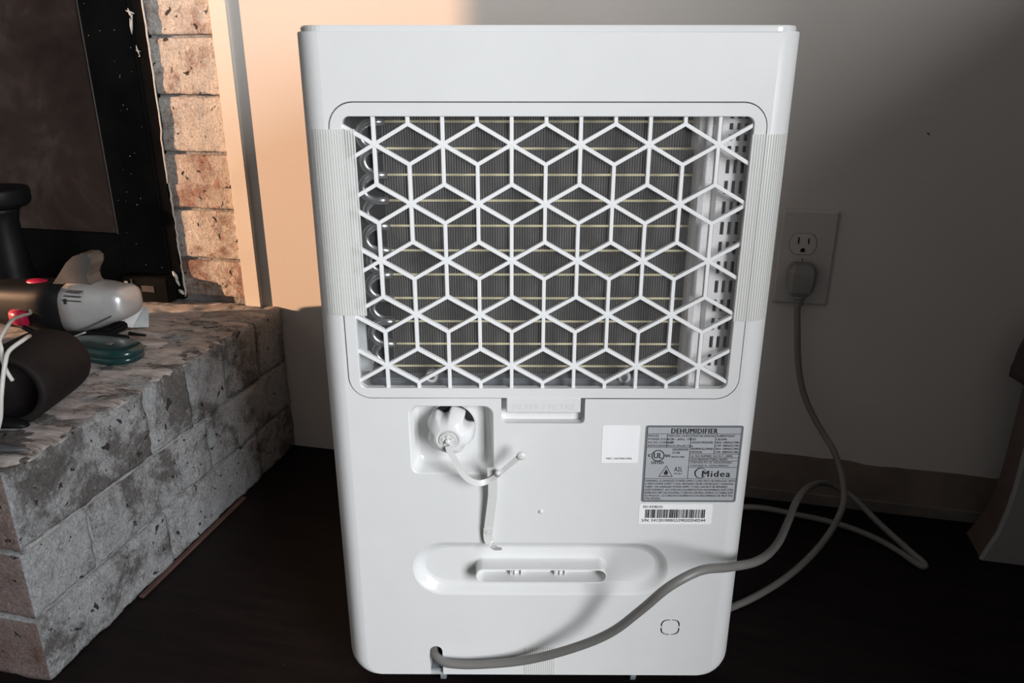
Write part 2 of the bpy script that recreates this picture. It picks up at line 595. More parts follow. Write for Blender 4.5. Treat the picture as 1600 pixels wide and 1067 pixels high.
# bare strip along the foot of the wall where the skirting was taken off
mb = MB()
random.seed(3)
xs = [-0.1 + 0.02 * i for i in range(61)]
top = []
for x in xs:
    z = 0.0765 + random.uniform(-0.0008, 0.0008)
    if x > 0.36:
        z -= 0.0035
    if x > 0.5:
        z -= 0.001
    top.append((x, z))
mb.flat([(xs[0], 0.018)] + [(xs[-1], 0.018)] + top[::-1], [], -0.0015)
mb.wall([(top, -0.0015), (top, 0.0)], closed=False)
M['strip'] = plain('bare_brown_wall_strip', (0.20, 0.155, 0.125), 0.8, 0.2, 18, 0.4, 0.001, 120)
M['strip_low'] = plain('bare_grey_wall_foot', (0.16, 0.14, 0.122), 0.8, 0.25, 25, 0.4, 0.001, 120)
bb = tag(mb.build('baseboard_back', 'strip'), 'bare brown strip with a ragged paint edge along the wall foot', kind='structure')
box('foot_band', (-0.1, -0.003, 0.0), (1.1, 0.0, 0.0185), 'strip_low', bb, 0.0012)
# chipped spot in the wall paint
mk('paint_chip', [(0.3825, -0.0004, 0.5250), (0.3860, -0.0004, 0.5222), (0.3868, -0.0004, 0.5230), (0.3846, -0.0004, 0.5256)], [(0, 1, 2, 3)], 'dark_grey', bpy.data.objects['wall_back'])

# ---- brick chimney face: mortar backing with bricks set into it
wf = tag(box('wall_fireplace', (ROOM_X0, 0.0035, 0.0), (-0.54, 0.1, ROOM_Z1), 'mortar'), 'whitewashed brick fireplace wall', kind='structure')
random.seed(11)
zs = [0.2513, 0.3127, 0.391, 0.4752, 0.5571, 0.6377, 0.718, 0.80, 0.88, 0.96, 1.04, 1.12, 1.205, 1.285, 1.365, 1.445]
for i in range(len(zs) - 1):
    d = random.uniform(-0.001, 0.0015)
    rough_brick('brick', (-0.672, -0.0022 - d, zs[i] + 0.0018), (-0.548, 0.02, zs[i + 1] - 0.0016), 'brick_bare' if i == 2 else 'brick_wall', 0.0045, 0.0011, 0.003, None, wf)
for i in range(12, len(zs) - 1):
    for x in (-0.90, -1.13, -1.36):
        box('brick', (x, -0.002, zs[i] + 0.004), (x + 0.221, 0.03, zs[i + 1] - 0.003), 'brick_wall', wf, 0.0025, 2, True, 0.0005)

# ---- trim board between brick and plaster
tr = tag(box('trim_1', (-0.5585, -0.0062, 0.238), (-0.531, 0.009, ROOM_Z1), 'trim', None, 0.0012, 2), 'narrow cream trim board between brick and plaster', kind='structure')

# ================================================================== HEARTH
HZ = 0.243
hearth = tag(empty('brick_hearth', (-0.95, -0.265, 0.0)), 'raised whitewashed brick hearth with a rough top', 'hearth')
def hp(o):
    o.parent = hearth
    o.location = -Vector(hearth.location)
    return o
hp(box('mortar_core', (-1.5, -0.522, 0.0), (-0.5045, -0.0005, 0.2365), 'mortar'))
random.seed(5)
rows = [(0.1552, 0.2425, [0.0, -0.080, -0.166, -0.2456, -0.327, -0.532]),
        (0.0772, 0.1530, [0.0, -0.221, -0.443, -0.535]),
        (0.001, 0.0752, [0.0, -0.108, -0.327, -0.538])]
for ri, (z0, z1, js) in enumerate(rows):
    for a, b in zip(js[:-1], js[1:]):
        g = 0.0016
        dx = random.uniform(-0.001, 0.001) + (0.0012 if ri == 2 else 0)
        near = b < -0.5
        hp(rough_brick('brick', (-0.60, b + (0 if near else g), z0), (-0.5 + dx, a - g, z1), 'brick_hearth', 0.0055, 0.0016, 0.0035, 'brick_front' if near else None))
for ri, (z0, z1, js) in enumerate(rows):
    xs = [-0.605, -0.70, -0.83, -0.95, -1.07, -1.19] if ri == 0 else ([-0.604, -0.72, -0.94, -1.16] if ri == 1 else [-0.604, -0.82, -1.04, -1.2])
    for a, b in zip(xs[:-1], xs[1:]):
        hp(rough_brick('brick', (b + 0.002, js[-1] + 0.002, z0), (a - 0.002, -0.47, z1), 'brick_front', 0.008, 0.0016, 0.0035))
# rough top wash: a relief grid with a crumbling edge
NX, NY = 150, 90
V, F = [], []
for i in range(NX + 1):
    for j in range(NY + 1):
        x = -1.45 + (1.45 - 0.5015) * (i / NX) ** 0.75
        y = -0.532 + 0.5315 * j / NY
        if i == NX:
            x += 0.0035 * noise.noise((y * 60, 3.1, 0)) - 0.0005
        if j == 0:
            y += 0.004 * noise.noise((x * 50, 7.7, 0))
        h = 0.0030 * noise.noise((x * 26, y * 60, 1.3)) + 0.0018 * noise.noise((x * 80, y * 140, 4.2)) - 0.0008
        e = min((-0.5015 - x), (y + 0.532))
        if e < 0.01:
            h -= 0.0028 * (1 - max(e, 0) / 0.01) ** 2
        V.append((x, y, HZ + h))
for i in range(NX):
    for j in range(NY):
        a = i * (NY + 1) + j
        F.append((a, a + NY + 1, a + NY + 2, a + 1))
n0 = len(V)
ring = [j for j in range(NY + 1)][::-1] + [i * (NY + 1) for i in range(1, NX + 1)] + [NX * (NY + 1) + j for j in range(1, NY + 1)]
for q in ring:
    V.append((V[q][0], V[q][1], 0.2385))
for k in range(len(ring) - 1):
    F.append((ring[k], n0 + k, n0 + k + 1, ring[k + 1]))
hp(mk('top_wash', V, F, 'slab', None, True))
# thin reddish strip where the floor meets the hearth
tag(box('trim_2', (-0.4985, -0.40, 0.0), (-0.4915, -0.17, 0.004), plain('red_brown_edge', (0.07, 0.035, 0.03), 0.7, 0.3, 40), None, 0.001), 'thin red brown strip at the hearth foot', kind='structure')

# ================================================================== FIREPLACE INSERT
ins = tag(empty('fireplace_insert', (-0.95, 0.0, HZ)), 'black metal fireplace insert with dusty dark glass', 'fireplace')
def ip(o):
    o.parent = ins
    o.location = -Vector(ins.location)
    return o
# right-hand stile: a stepped channel profile, slightly ragged on its outer edge
ip(box('frame_stile', (-0.769, -0.005, 0.246), (-0.683, 0.03, 1.2), 'black_metal', None, 0.0015, 2))
random.seed(21)
mb = MB()
edge = []
z = 0.246
while z < 1.2:
    edge.append((-0.666 + random.uniform(-0.0012, 0.0012) + (0.004 if z > 0.5 else 0.0), z))
    z += random.uniform(0.006, 0.02)
lp = [(-0.684, 0.246)] + edge + [(-0.684, edge[-1][1])]
mb.flat(lp, [], -0.0068)
mb.wall([(lp, -0.0068), (lp, 0.02)])
ip(mb.build('frame_flange', 'black_metal'))
ip(box('frame_ridge', (-0.6855, -0.0082, 0.262), (-0.6815, -0.004, 1.2), 'black_metal', None, 0.001, 2))
ip(box('frame_rail', (-1.45, -0.004, 0.246), (-0.768, 0.03, 0.346), 'black_metal', None, 0.0015, 2))
ip(box('frame_rail', (-1.45, -0.006, 1.14), (-0.768, 0.03, 1.2), 'black_metal', None, 0.0015, 2))
ip(box('glass', (-1.45, 0.003, 0.345), (-0.768, 0.008, 1.2), 'glass'))
mb = MB()
mb.box((-0.7715, -0.0035, 0.346), (-0.7690, 0.003, 1.2))
ip(mb.build('glass_bead', 'smoke'))
vb = ip(box('vent_box', (-0.757, -0.030, 0.2455), (-0.676, 0.0, 0.2855), 'black_metal', None, 0.002, 2))
for args in (((-0.752, -0.0308, 0.2745), (-0.746, -0.0298, 0.2775), 'white_wire'), ((-0.722, -0.0308, 0.262), (-0.700, -0.0298, 0.272), 'smoke')):
    box('emblem', *args, vb)
box('vent_divider', (-0.7395, -0.0312, 0.2475), (-0.7375, -0.030, 0.2815), 'smoke', vb)
# white caulk bead that runs down the flange edge, and peeled scraps of paint
random.seed(9)
pth = []
for k in range(60):
    zz = 1.2 - (1.2 - 0.43) * k / 59
    pth.append((-0.6608 + random.uniform(-0.0005, 0.0005) - (0.003 if zz < 0.5 else 0), -0.0066, zz))
ip(tube('caulk_bead', pth, lambda t: 0.0017 - 0.0006 * t, 'caulk', None, 6))
pth = []
for k in range(30):
    zz = 0.43 - 0.18 * k / 29
    pth.append((-0.6640 + random.uniform(-0.001, 0.001), -0.0040, zz))
ip(tube('caulk_bead', pth, lambda t: 0.0011 + 0.0008 * math.sin(t * 9) ** 2, 'caulk', None, 6))
for (xa, za, xb, zb, wd) in ((-0.6885, 0.672, -0.676, 0.668, .002), (-0.6845, 0.675, -0.6805, 0.662, .0022), (-0.6835, 0.662, -0.6845, 0.641, .002), (-0.679, 0.667, -0.6835, 0.643, .0014),
                             (-0.6805, 0.626, -0.6775, 0.612, .0012), (-0.682, 0.619, -0.675, 0.6175, .001), (-0.6795, 0.611, -0.6765, 0.6115, .001),
                             (-0.678, 0.292, -0.672, 0.278, .004), (-0.6755, 0.281, -0.670, 0.268, .003), (-0.672, 0.262, -0.664, 0.2545, .004)):
    a, b = Vector((xa, -0.0082, za)), Vector((xb, -0.0078, zb))
    ip(tube('paint_scrap', [a, (a + b) / 2 + Vector((random.uniform(-.001, .001), 0, random.uniform(-.001, .001))), b], lambda t, wd=wd: wd * (0.35 + 0.5 * math.sin(math.pi * t)), 'caulk', None, 6))
random.seed(33)
for k in range(26):
    x, zz = random.uniform(-0.762, -0.69), random.uniform(0.29, 0.69)
    s = random.uniform(0.0004, 0.0009)
    ip(box('paint_fleck', (x, -0.0056, zz), (x + s, -0.0049, zz + s * random.uniform(0.7, 1.6)), 'caulk'))

# ================================================================== WALL OUTLET
outlet = tag(empty('wall_outlet', (0.2635, 0.0, 0.3645)), 'ivory duplex wall outlet with a grey plug in its lower socket', 'outlet')
def op(o, par=None):
    o.parent = par or outlet
    if not par:
        o.location = -Vector(outlet.location)
    return o
def plate_wall(name, loop, y0, y1, mat, inset, holes=()):
    mb = MB()
    cx = sum(p[0] for p in loop) / len(loop)
    cz = sum(p[1] for p in loop) / len(loop)
    wx = max(p[0] for p in loop) - cx
    wz = max(p[1] for p in loop) - cz
    inn = [(cx + (p[0] - cx) * (1 - inset / wx), cz + (p[1] - cz) * (1 - inset / wz)) for p in loop]
    mb.wall([(loop, y1), (loop, y0 + inset * 0.8), (inn, y0)])
    mb.flat(inn, list(holes), y0)
    for h in holes:
        mb.wall([(h, y0), (h, y1)])
    return mb.build(name, mat)
def duplex(cx, cz):
    rr = 0.0172
    pts = []
    for k in range(48):
        a = 2 * math.pi * k / 48
        pts.append((cx + rr * math.cos(a), cz + max(-0.0143, min(0.0143, rr * math.sin(a)))))
    return pts
plate_holes = [duplex(0.2585, 0.3838), duplex(0.2610, 0.3420)]
op(plate_wall('cover_plate', rrect(0.2285, 0.2985, 0.302, 0.4275, 0.0025, 4), -0.0055, 0.0, 'plate', 0.003, plate_holes))
def small(lo, hi):
    return [(lo[0], lo[1]), (hi[0], lo[1]), (hi[0], hi[1]), (lo[0], hi[1])]
def shrink(loop, k):
    cx = sum(p[0] for p in loop) / len(loop)
    cz = sum(p[1] for p in loop) / len(loop)
    return [(cx + (p[0] - cx) * k, cz + (p[1] - cz) * k) for p in loop]
slots = [small((0.2515, 0.3835), (0.2537, 0.3925)), small((0.2640, 0.3838), (0.2660, 0.3915)),
         [(0.2590 + 0.0030 * math.cos(R(a)), 0.3755 + 0.0030 * math.sin(R(a))) for a in range(0, 181, 20)] + [(0.2560, 0.3728), (0.2620, 0.3728)]]
op(plate_wall('socket_face', shrink(plate_holes[0], 0.965), -0.0066, 0.0, 'outlet_face', 0.0006, slots))
op(plate_wall('socket_face', shrink(plate_holes[1], 0.965), -0.0066, 0.0, 'outlet_face', 0.0006))
op(box('socket_hollow', (0.245, -0.0012, 0.370), (0.272, -0.0008, 0.396), 'hole'))
sv, sf = tube_data([(0.2597, -0.0054, 0.3625), (0.2597, -0.0066, 0.3625)], 0.0026, 16)
scr = op(mk('cover_screw', sv, sf, 'outlet_face'))
box('screw_slot', (0.2592, -0.0069, 0.3603), (0.2602, -0.0063, 0.3647), 'hole', scr)

# ================================================================== DEHUMIDIFIER (local frame: x right, y into the machine, z up)
ROT = R(12.5)
dh = tag(empty('dehumidifier', (0.0, -0.445, 0.03), ROT), 'white dehumidifier seen from its back, with a lattice filter grille', 'dehumidifier')
dh.location = (0.0, -0.445, 0.03)
H = 0.5994
inv = (Matrix.Translation((0.0, -0.445, 0.03)) @ Matrix.Rotation(ROT, 4, 'Z')).inverted()
def loc(p):
    return inv @ Vector(p)

# --- housing: footprint rings + pierced rear panel
def half_profile():
    """right half footprint from the flat front edge round to the rear centre: (x, y)"""
    pts = []
    for k in range(11):
        a = R(90 * k / 10)
        pts.append((0.171 + 0.022 * math.sin(a), 0.034 * (1 - math.cos(a))))
    pts.append((0.193, 0.15))
    for k in range(9):
        a = R(90 * k / 8)
        pts.append((0.163 + 0.03 * math.cos(a), 0.25 + 0.03 * math.sin(a)))
    return pts
HP = half_profile()
def sx_at(z):
    ins = 0.0
    if z < 0.016:
        t = 1 - z / 0.016
        ins = 0.0150 * (1 - math.sqrt(max(0, 1 - t * t)))
    return 1 - ins / 0.193
mb = MB()
zl = [0.0, 0.0008, 0.002, 0.004, 0.007, 0.0115, 0.016, 0.06, 0.2, 0.35, 0.5, H - 0.0012, H]
ring_pts = HP + [(-x, y) for x, y in HP[::-1]]
n = len(ring_pts)
V, F = [], []
for z in zl:
    k = sx_at(z)
    top_in = 0.0007 if z == H else 0.0
    for x, y in ring_pts:
        V.append((x * k - math.copysign(top_in, x), y + (top_in if y < 0.01 else 0), z))
for i in range(len(zl) - 1):
    for k in range(n - 1):
        a = i * n + k
        F.append((a, a + 1, a + n + 1, a + n))
F.append(tuple(range(n))[::-1])
mb.add(V, F)
housing_shell = mb
# rear panel outline with the cord notch
outer = []
zz = [z for z in zl if z < 0.05]
nl, nr, nt_, nr_ = -0.1085, -0.0960, 0.0350, 0.00625
arch = [(nr, 0.0)] + [((nl + nr) / 2 + nr_ * math.cos(R(a)), nt_ - nr_ + nr_ * math.sin(R(a))) for a in range(0, 181, 15)] + [(nl, 0.0)]
outer = [(0.171 * sx_at(z), z) for z in zz] + [(0.171, H - 0.0012), (-0.171, H - 0.0012)] + [(-0.171 * sx_at(z), z) for z in zz[::-1]] + arch[::-1]
# grille opening joined with the tab notch below it
g = rrect(-0.1683, 0.1683, 0.3029, 0.5498, 0.0195, 8)
i0 = 0
notch = []
for cx, cz, a0 in ((-0.0365 + 0.004, 0.2793 + 0.004, 180), (0.0365 - 0.004, 0.2793 + 0.004, 270)):
    notch += [(cx + 0.004 * math.cos(R(a0 + 15 * k)), cz + 0.004 * math.sin(R(a0 + 15 * k))) for k in range(7)]
ghole = g + [(-0.0365, 0.3029)] + notch + [(0.0365, 0.3029)]
pocket = rrect(-0.1181, -0.0433, 0.2284, 0.2962, 0.0085, 8)
stad = rrect(-0.1210, 0.1205, 0.0965, 0.1560, 0.0297, 14)
def arc_slot(cx, cz, a0, a1, r0, r1, n=8):
    """slot following a rounded square"""
    def pr(a, r):
        e = 3.2
        c, s = math.cos(a), math.sin(a)
        k = (abs(c) ** e + abs(s) ** e) ** (-1 / e)
        return (cx + r * k * c, cz + r * k * s)
    o = [pr(R(a0 + (a1 - a0) * i / n), r1) for i in range(n + 1)]
    i_ = [pr(R(a0 + (a1 - a0) * i / n), r0) for i in range(n + 1)]
    return o + i_[::-1]
knock = [arc_slot(0.1271, 0.0592, a + 5, a + 85, 0.0080, 0.0093) for a in (0, 90, 180, 270)]
mb = MB()
mb.flat(outer, [ghole, pocket, stad] + knock, 0.0)
mb.wall([(ghole, 0.0), (ghole, 0.014)])
for k in knock:
    mb.wall([(k, 0.0), (k, 0.0012)])
mb.wall([(arch, 0.0), (arch, 0.016)], closed=False)
mb.add([(-0.171, 0, H - 0.0012), (0.171, 0, H - 0.0012), (0.1703, 0.0007, H), (-0.1703, 0.0007, H)], [(0, 1, 2, 3)])
housing_shell.add(mb.v, mb.f)
hs = housing_shell.build('housing', 'plastic', dh)
me = hs.data
for p in me.polygons:
    ys = [me.vertices[v].co.y for v in p.vertices]
    p.use_smooth = not (max(ys) - min(ys) < 1e-6) and len(p.vertices) < 10
def recess(name, outline, prof, mat='plastic'):
    """pressed recess: prof is a list of (inset, depth)"""
    x0, x1 = min(p[0] for p in outline), max(p[0] for p in outline)
    z0, z1 = min(p[1] for p in outline), max(p[1] for p in outline)
    loops = []
    for ins, d in prof:
        loops.append(([((p[0] - (x0 + x1) / 2) * (1 - 2 * ins / (x1 - x0)) + (x0 + x1) / 2,
                        (p[1] - (z0 + z1) / 2) * (1 - 2 * ins / (z1 - z0)) + (z0 + z1) / 2) for p in outline], d))
    mb = MB()
    mb.wall(loops)
    nw = len(mb.f)
    mb.flat(loops[-1][0], [], loops[-1][1])
    o = mb.build(name, mat, dh)
    for i, p in enumerate(o.data.polygons):
        p.use_smooth = i < nw
    return o
recess('drain_recess', pocket, [(0, 0), (0.0006, 0.0004), (0.0014, 0.002), (0.0040, 0.0135), (0.0052, 0.0160), (0.0075, 0.0172)], 'gloss')
recess('handle_recess', stad, [(0, 0), (0.0012, 0.0004), (0.0035, 0.0024), (0.006, 0.0055), (0.0085, 0.0075), (0.011, 0.0082)], 'gloss')
box('tab_recess_floor', (-0.0375, 0.0095, 0.2783), (0.0375, 0.0125, 0.3045), 'plastic', dh)
box('knockout_backing', (0.114, 0.0018, 0.046), (0.140, 0.004, 0.072), 'hole', dh)
box('cord_inlet', (-0.110, 0.0155, 0.0005), (-0.0945, 0.030, 0.038), 'black', dh, 0.0008)
box('cord_inlet_sill', (-0.1083, 0.004, 0.0008), (-0.0962, 0.016, 0.0030), 'mid_grey', dh, 0.0005)

# lid, slightly smaller than the housing
V, F = [], []
for (z, k, dy) in ((H - 0.001, 0.0022, 0.0022), (H + 0.0030, 0.0022, 0.0022), (H + 0.0042, 0.0030, 0.0030)):
    for x, y in ring_pts:
        V.append((x * (1 - k / 0.193), dy + y * (1 - 2 * dy / 0.28), z))
for i in range(2):
    for k in range(n):
        a, b = i * n + k, i * n + (k + 1) % n
        F.append((a, b, b + n, a + n))
F.append(tuple(2 * n + k for k in range(n)))
mk('lid', V, F, 'gloss', dh, False)

# --- inside of the grille opening
mb = MB()
inr = rrect(-0.1665, 0.1665, 0.3045, 0.5482, 0.018, 8)
mb.wall([(inr, 0.006), (inr, 0.075)])
mb.build('cavity_wall', 'plastic', dh)
box('cavity_back', (-0.168, 0.074, 0.300), (0.168, 0.076, 0.552), 'dark_grey', dh)
coil = box('evaporator_coil', (-0.1335, 0.034, 0.312), (0.1235, 0.07, 0.546), 'fins', dh)
tz = [0.5326 - 0.02125 * i for i in range(11)]
tv, tf = tube_data([(-0.140, 0, 0), (0.122, 0, 0)], 0.0010, 8)
tme = bpy.data.meshes.new('tube')
tme.from_pydata([tuple(v) for v in tv], [], tf)
for z in tz:
    o = link('tube', tme, 'copper_tube', coil, False)
    o.location = (0, 0.0335, z)
bend = [(-0.139 - 0.0125 * math.sin(R(a)), 0, 0.0105 * math.cos(R(a))) for a in range(0, 181, 15)]
bend = [(-0.130, 0, 0.0105)] + bend + [(-0.130, 0, -0.0105)]
bv, bf = tube_data(bend, 0.0036, 10)
bme = bpy.data.meshes.new('return_bend')
bme.from_pydata([tuple(v) for v in bv], [], bf)
for k, z in enumerate(tz[:-1]):
    o = link('return_bend', bme, 'silver_tube', coil, True)
    o.location = (0.001 if k % 2 else 0, 0.040 if k % 2 else 0.033, z - 0.0106)
# white inner wall with slots on the right
slots = []
for ri, z in enumerate([0.5390, 0.5305, 0.5220, 0.5130] + [0.4995 - 0.01655 * i for i in range(11)]):
    hh = 0.0026 if ri < 4 else 0.0054
    for x in (0.1445, 0.1505, 0.1563):
        slots.append(rrect(x - 0.0016, x + 0.0016, z - hh, z + hh, 0.0005, 2))
mb = MB()
mb.flat([(0.1375, 0.305), (0.1663, 0.305), (0.1663, 0.548), (0.1375, 0.548)], slots, 0.014)
for s in slots:
    mb.wall([(s, 0.014), (s, 0.0165)])
mb.build('slotted_panel', 'inner', dh)
box('slot_backing', (0.1385, 0.022, 0.306), (0.166, 0.023, 0.548), 'dark_grey', dh)
V, F = [], []
cur = [(0.1215, 0.040), (0.1215, 0.0215), (0.1235, 0.0180), (0.128, 0.0165), (0.1335, 0.0180), (0.1350, 0.0205), (0.1375, 0.0140)]
for z in (0.305, 0.5125, 0.5126, 0.548):
    for x, y in cur:
        V.append((x - (0.003 if z > 0.5125 else 0), y, z))
nc = len(cur)
for i in range(3):
    for k in range(nc - 1):
        a = i * nc + k
        F.append((a, a + 1, a + nc + 1, a + nc))
mk('inner_column', V, F, 'inner', dh)
# left bracket and drip tray
M['clear'] = plain('frosted_bracket', (0.62, 0.65, 0.66), 0.25, 0.05, 60)
mb = MB()
bl = [(-0.1662, 0.322), (-0.1505, 0.322), (-0.1490, 0.327), (-0.1500, 0.338), (-0.1535, 0.341), (-0.1535, 0.497), (-0.1545, 0.5035), (-0.1580, 0.5045), (-0.1662, 0.5045)][::1]
mb.flat(bl, [], 0.016)
mb.wall([(bl, 0.016), (bl, 0.019)])
mb.build('side_bracket', 'clear', dh)
tray = box('drip_tray', (-0.150, 0.018, 0.3045), (0.125, 0.033, 0.3140), 'mid_grey', dh, 0.0015, 2)
for cx in (-0.098, 0.072):
    tv, tf = tube_data([(cx, 0.0165, 0.3165), (cx, 0.022, 0.3165)], 0.0055, 18)
    s_ = mk('screw_boss', tv, tf, 'plastic', tray)
    tv, tf = tube_data([(cx, 0.0155, 0.3165), (cx, 0.0175, 0.3165)], 0.0026, 12)
    mk('screw', tv, tf, 'silver_tube', tray)
# filter net
net = mk('filter_net', [(-0.160, 0.0062, 0.311), (0.160, 0.0062, 0.311), (0.160, 0.0062, 0.541), (-0.160, 0.0062, 0.541)], [(0, 1, 2, 3)], 'net', dh)

# --- grille: frame, tab, lattice bars
gfo = rrect(-0.1675, 0.1675, 0.3037, 0.5490, 0.0188, 8)
gfi = rrect(-0.1578, 0.1578, 0.3128, 0.5388, 0.0060, 8)
mb = MB()
def insl(lp, d):
    x0, x1 = min(p[0] for p in lp), max(p[0] for p in lp)
    z0, z1 = min(p[1] for p in lp), max(p[1] for p in lp)
    return [((p[0] - (x0 + x1) / 2) * (1 - 2 * d / (x1 - x0)) + (x0 + x1) / 2, (p[1] - (z0 + z1) / 2) * (1 - 2 * d / (z1 - z0)) + (z0 + z1) / 2) for p in lp]
mb.flat(insl(gfo, 0.0005), [insl(gfi, -0.0005)], -0.0006)
mb.wall([(gfo, 0.005), (gfo, -0.0001), (insl(gfo, 0.0005), -0.0006)])
mb.wall([(insl(gfi, -0.0005), -0.0006), (gfi, -0.0001), (gfi, 0.006)])
grille = mb.build('filter_grille', 'plastic', dh)
mb = MB()
tl = rrect(-0.0322, 0.0325, 0.2900, 0.3043, 0.0012, 3)
mb.wall([(tl, 0.007), (tl, -0.0002), (insl(tl, 0.0008), -0.0012)])
mb.flat(insl(tl, 0.0008), [], -0.0012)
tab = mb.build('pull_tab', 'plastic', grille)
box('tab_ridge', (-0.0322, -0.0024, 0.3010), (0.0325, 0.002, 0.3036), 'plastic', tab, 0.0009, 2) if False else None
LB = 0.0308
HWX = 0.02667
X0, X1, Z0, Z1 = -0.1583, 0.1583, 0.3122, 0.5394
segs = []
rows_z = [0.5178 - 0.0462 * k for k in range(5)]
for k, z in enumerate(rows_z):
    off = -0.1343 if k % 2 == 0 else -0.1343 + HWX
    xs = [off + 2 * HWX * i for i in range(-2, 9)]
    for x in xs:
        for sx in (-1, 1):
            for sz in (-1, 1):
                segs.append(((x, z), (x + sx * HWX, z + sz * LB / 2)))
        # verticals below: star -> next row's rhomb top; rhomb bottom -> next star
        segs.append(((x, z), (x, z - LB)))
        segs.append(((x + HWX, z - LB / 2), (x + HWX, z - 1.5 * LB)))
        if k == 0:
            segs.append(((x, z), (x, Z1 + 0.01)))
            segs.append(((x + HWX, z + LB / 2), (x + HWX, Z1 + 0.01)))
def clip(a, b):
    t0, t1 = 0.0, 1.0
    d = (b[0] - a[0], b[1] - a[1])
    for p, q in ((-d[0], a[0] - X0), (d[0], X1 - a[0]), (-d[1], a[1] - Z0), (d[1], Z1 - a[1])):
        if abs(p) < 1e-9:
            if q < 0:
                return None
            continue
        t = q / p
        if p < 0:
            t0 = max(t0, t)
        else:
            t1 = min(t1, t)
    if t1 - t0 < 0.03:
        return None
    return (a[0] + d[0] * t0, a[1] + d[1] * t0), (a[0] + d[0] * t1, a[1] + d[1] * t1)
bars = {}
mesh_cache = {}
def bar_mesh(L, BW=0.0031):
    key = round(L, 4)
    if key in mesh_cache:
        return mesh_cache[key]
    h = BW / 2
    c = 0.0004
    prof = [(-h, 0.0045), (-h, c), (-h + c, 0), (h - c, 0), (h, c), (h, 0.0045)]
    V = [(x, y, z) for z in (-L / 2 , L / 2) for x, y in prof]
    F = [(k, k + 1, k + 7, k + 6) for k in range(5)] + [(5, 0, 6, 11), (0, 5, 4, 3, 2, 1), (6, 7, 8, 9, 10, 11)]
    me = bpy.data.meshes.new('lattice_bar')
    me.from_pydata(V, [], F)
    mesh_cache[key] = me
    return me
seen = set()
for a, b in segs:
    c = clip(a, b)
    if not c:
        continue
    (ax, az), (bx, bz) = c
    key = (round((ax + bx) / 2, 3), round((az + bz) / 2, 3))
    if key in seen:
        continue
    seen.add(key)
    L = math.hypot(bx - ax, bz - az)
    if L < 0.002:
        continue
    ang = math.atan2(bx - ax, bz - az)
    o = link('lattice_bar', bar_mesh(L), 'lattice', grille)
    o.location = ((ax + bx) / 2, 0.0008 + (0.00012 if abs(bx - ax) < 1e-5 else (0.00006 if (bx - ax) * (bz - az) > 0 else 0)), (az + bz) / 2)
    o.rotation_euler = (0, ang, 0)

# --- printed text helper: all strings of one label become one mesh
def text_mesh(name, items, mat, parent, y):
    """items: (string, x, z_baseline, cap_height, width or None, weight, align)"""
    objs = []
    for (s, x, z, h, wd, wt, al) in items:
        cu = bpy.data.curves.new('t', 'FONT')
        cu.body = s
        cu.size = 1.0
        cu.resolution_u = 3
        cu.space_character = 1.18 if wt > 0.02 else 1.05
        o = bpy.data.objects.new('t', cu)
        COL.objects.link(o)
        objs.append((o, x, z, h, wd, al, wt))
    bpy.context.view_layer.update()
    dg = bpy.context.evaluated_depsgraph_get()
    mb = MB()
    for o, x, z, h, wd, al, wt in objs:
        me = bpy.data.meshes.new_from_object(o.evaluated_get(dg))
        vs = [v.co.copy() for v in me.vertices]
        if vs:
            mnx, mxx = min(v.x for v in vs), max(v.x for v in vs)
            sy = h / 0.70
            sx = (wd / (mxx - mnx)) if wd else sy
            x0 = x - (mxx - mnx) * sx / 2 if al == 'c' else x
            for k in ((0,) if not wt else (-1, 0, 1)):
                mb.add([(x0 + (v.x - mnx) * sx + k * wt * 1.3 * sy, y - 0.00002 * k, z + (v.y + abs(k) * wt * 0.6) * sy) for v in vs], [tuple(p.vertices) for p in me.polygons])
        bpy.data.meshes.remove(me)
        cu = o.data
        bpy.data.objects.remove(o)
        bpy.data.curves.remove(cu)
    return mb.build(name, mat, parent)
# embossed lettering on the tab
M['emboss'] = plain('embossed_lettering', (0.66, 0.66, 0.66), 0.4, 0.01, 60)
tm = text_mesh('embossed_text', [('FILTER / FILTRE', 0.0005, 0.2932, 0.0052, 0.054, 0.0, 'c')], 'emboss', tab, -0.0013)

# --- stickers
def sticker(name, x0, x1, z0, z1, r, mat, y=-0.0003):
    mb = MB()
    lp = rrect(x0, x1, z0, z1, r, 5)
    mb.flat(lp, [], y)
    mb.wall([(lp, 0.0), (lp, y)])
    return mb.build(name, mat, dh)
mac = tag(sticker('address_sticker', 0.0525, 0.0855, 0.2405, 0.2775, 0.0016, 'sticker'), 'small white sticker with a MAC address line')
text_mesh('printed_text', [('MAC: 342730EC6982', 0.0572, 0.2442, 0.0017, 0.0225, 0.012, 'l')], 'ink', mac, -0.0005)
ser = tag(sticker('barcode_sticker', 0.0893, 0.1565, 0.1768, 0.1978, 0.0016, 'sticker'), 'white barcode sticker with a serial number')
text_mesh('printed_text', [('MO K9782101', 0.0930, 0.1940, 0.0025, 0.0175, 0.012, 'l'), ('S/N: 541201000G5390202N0244', 0.0922, 0.1795, 0.0030, 0.0585, 0.012, 'l')], 'ink', ser, -0.0005)
random.seed(42)
mb = MB()
x = 0.0950
while x < 0.1490:
    wd = random.choice((0.0003, 0.0003, 0.0006, 0.0009, 0.0012))
    mb.add([(x, -0.0005, 0.1835), (x + wd, -0.0005, 0.1835), (x + wd, -0.0005, 0.1925), (x, -0.0005, 0.1925)], [(0, 1, 2, 3)])
    x += wd + random.choice((0.0003, 0.0003, 0.0005, 0.0008))
mb.build('barcode', 'ink', ser)

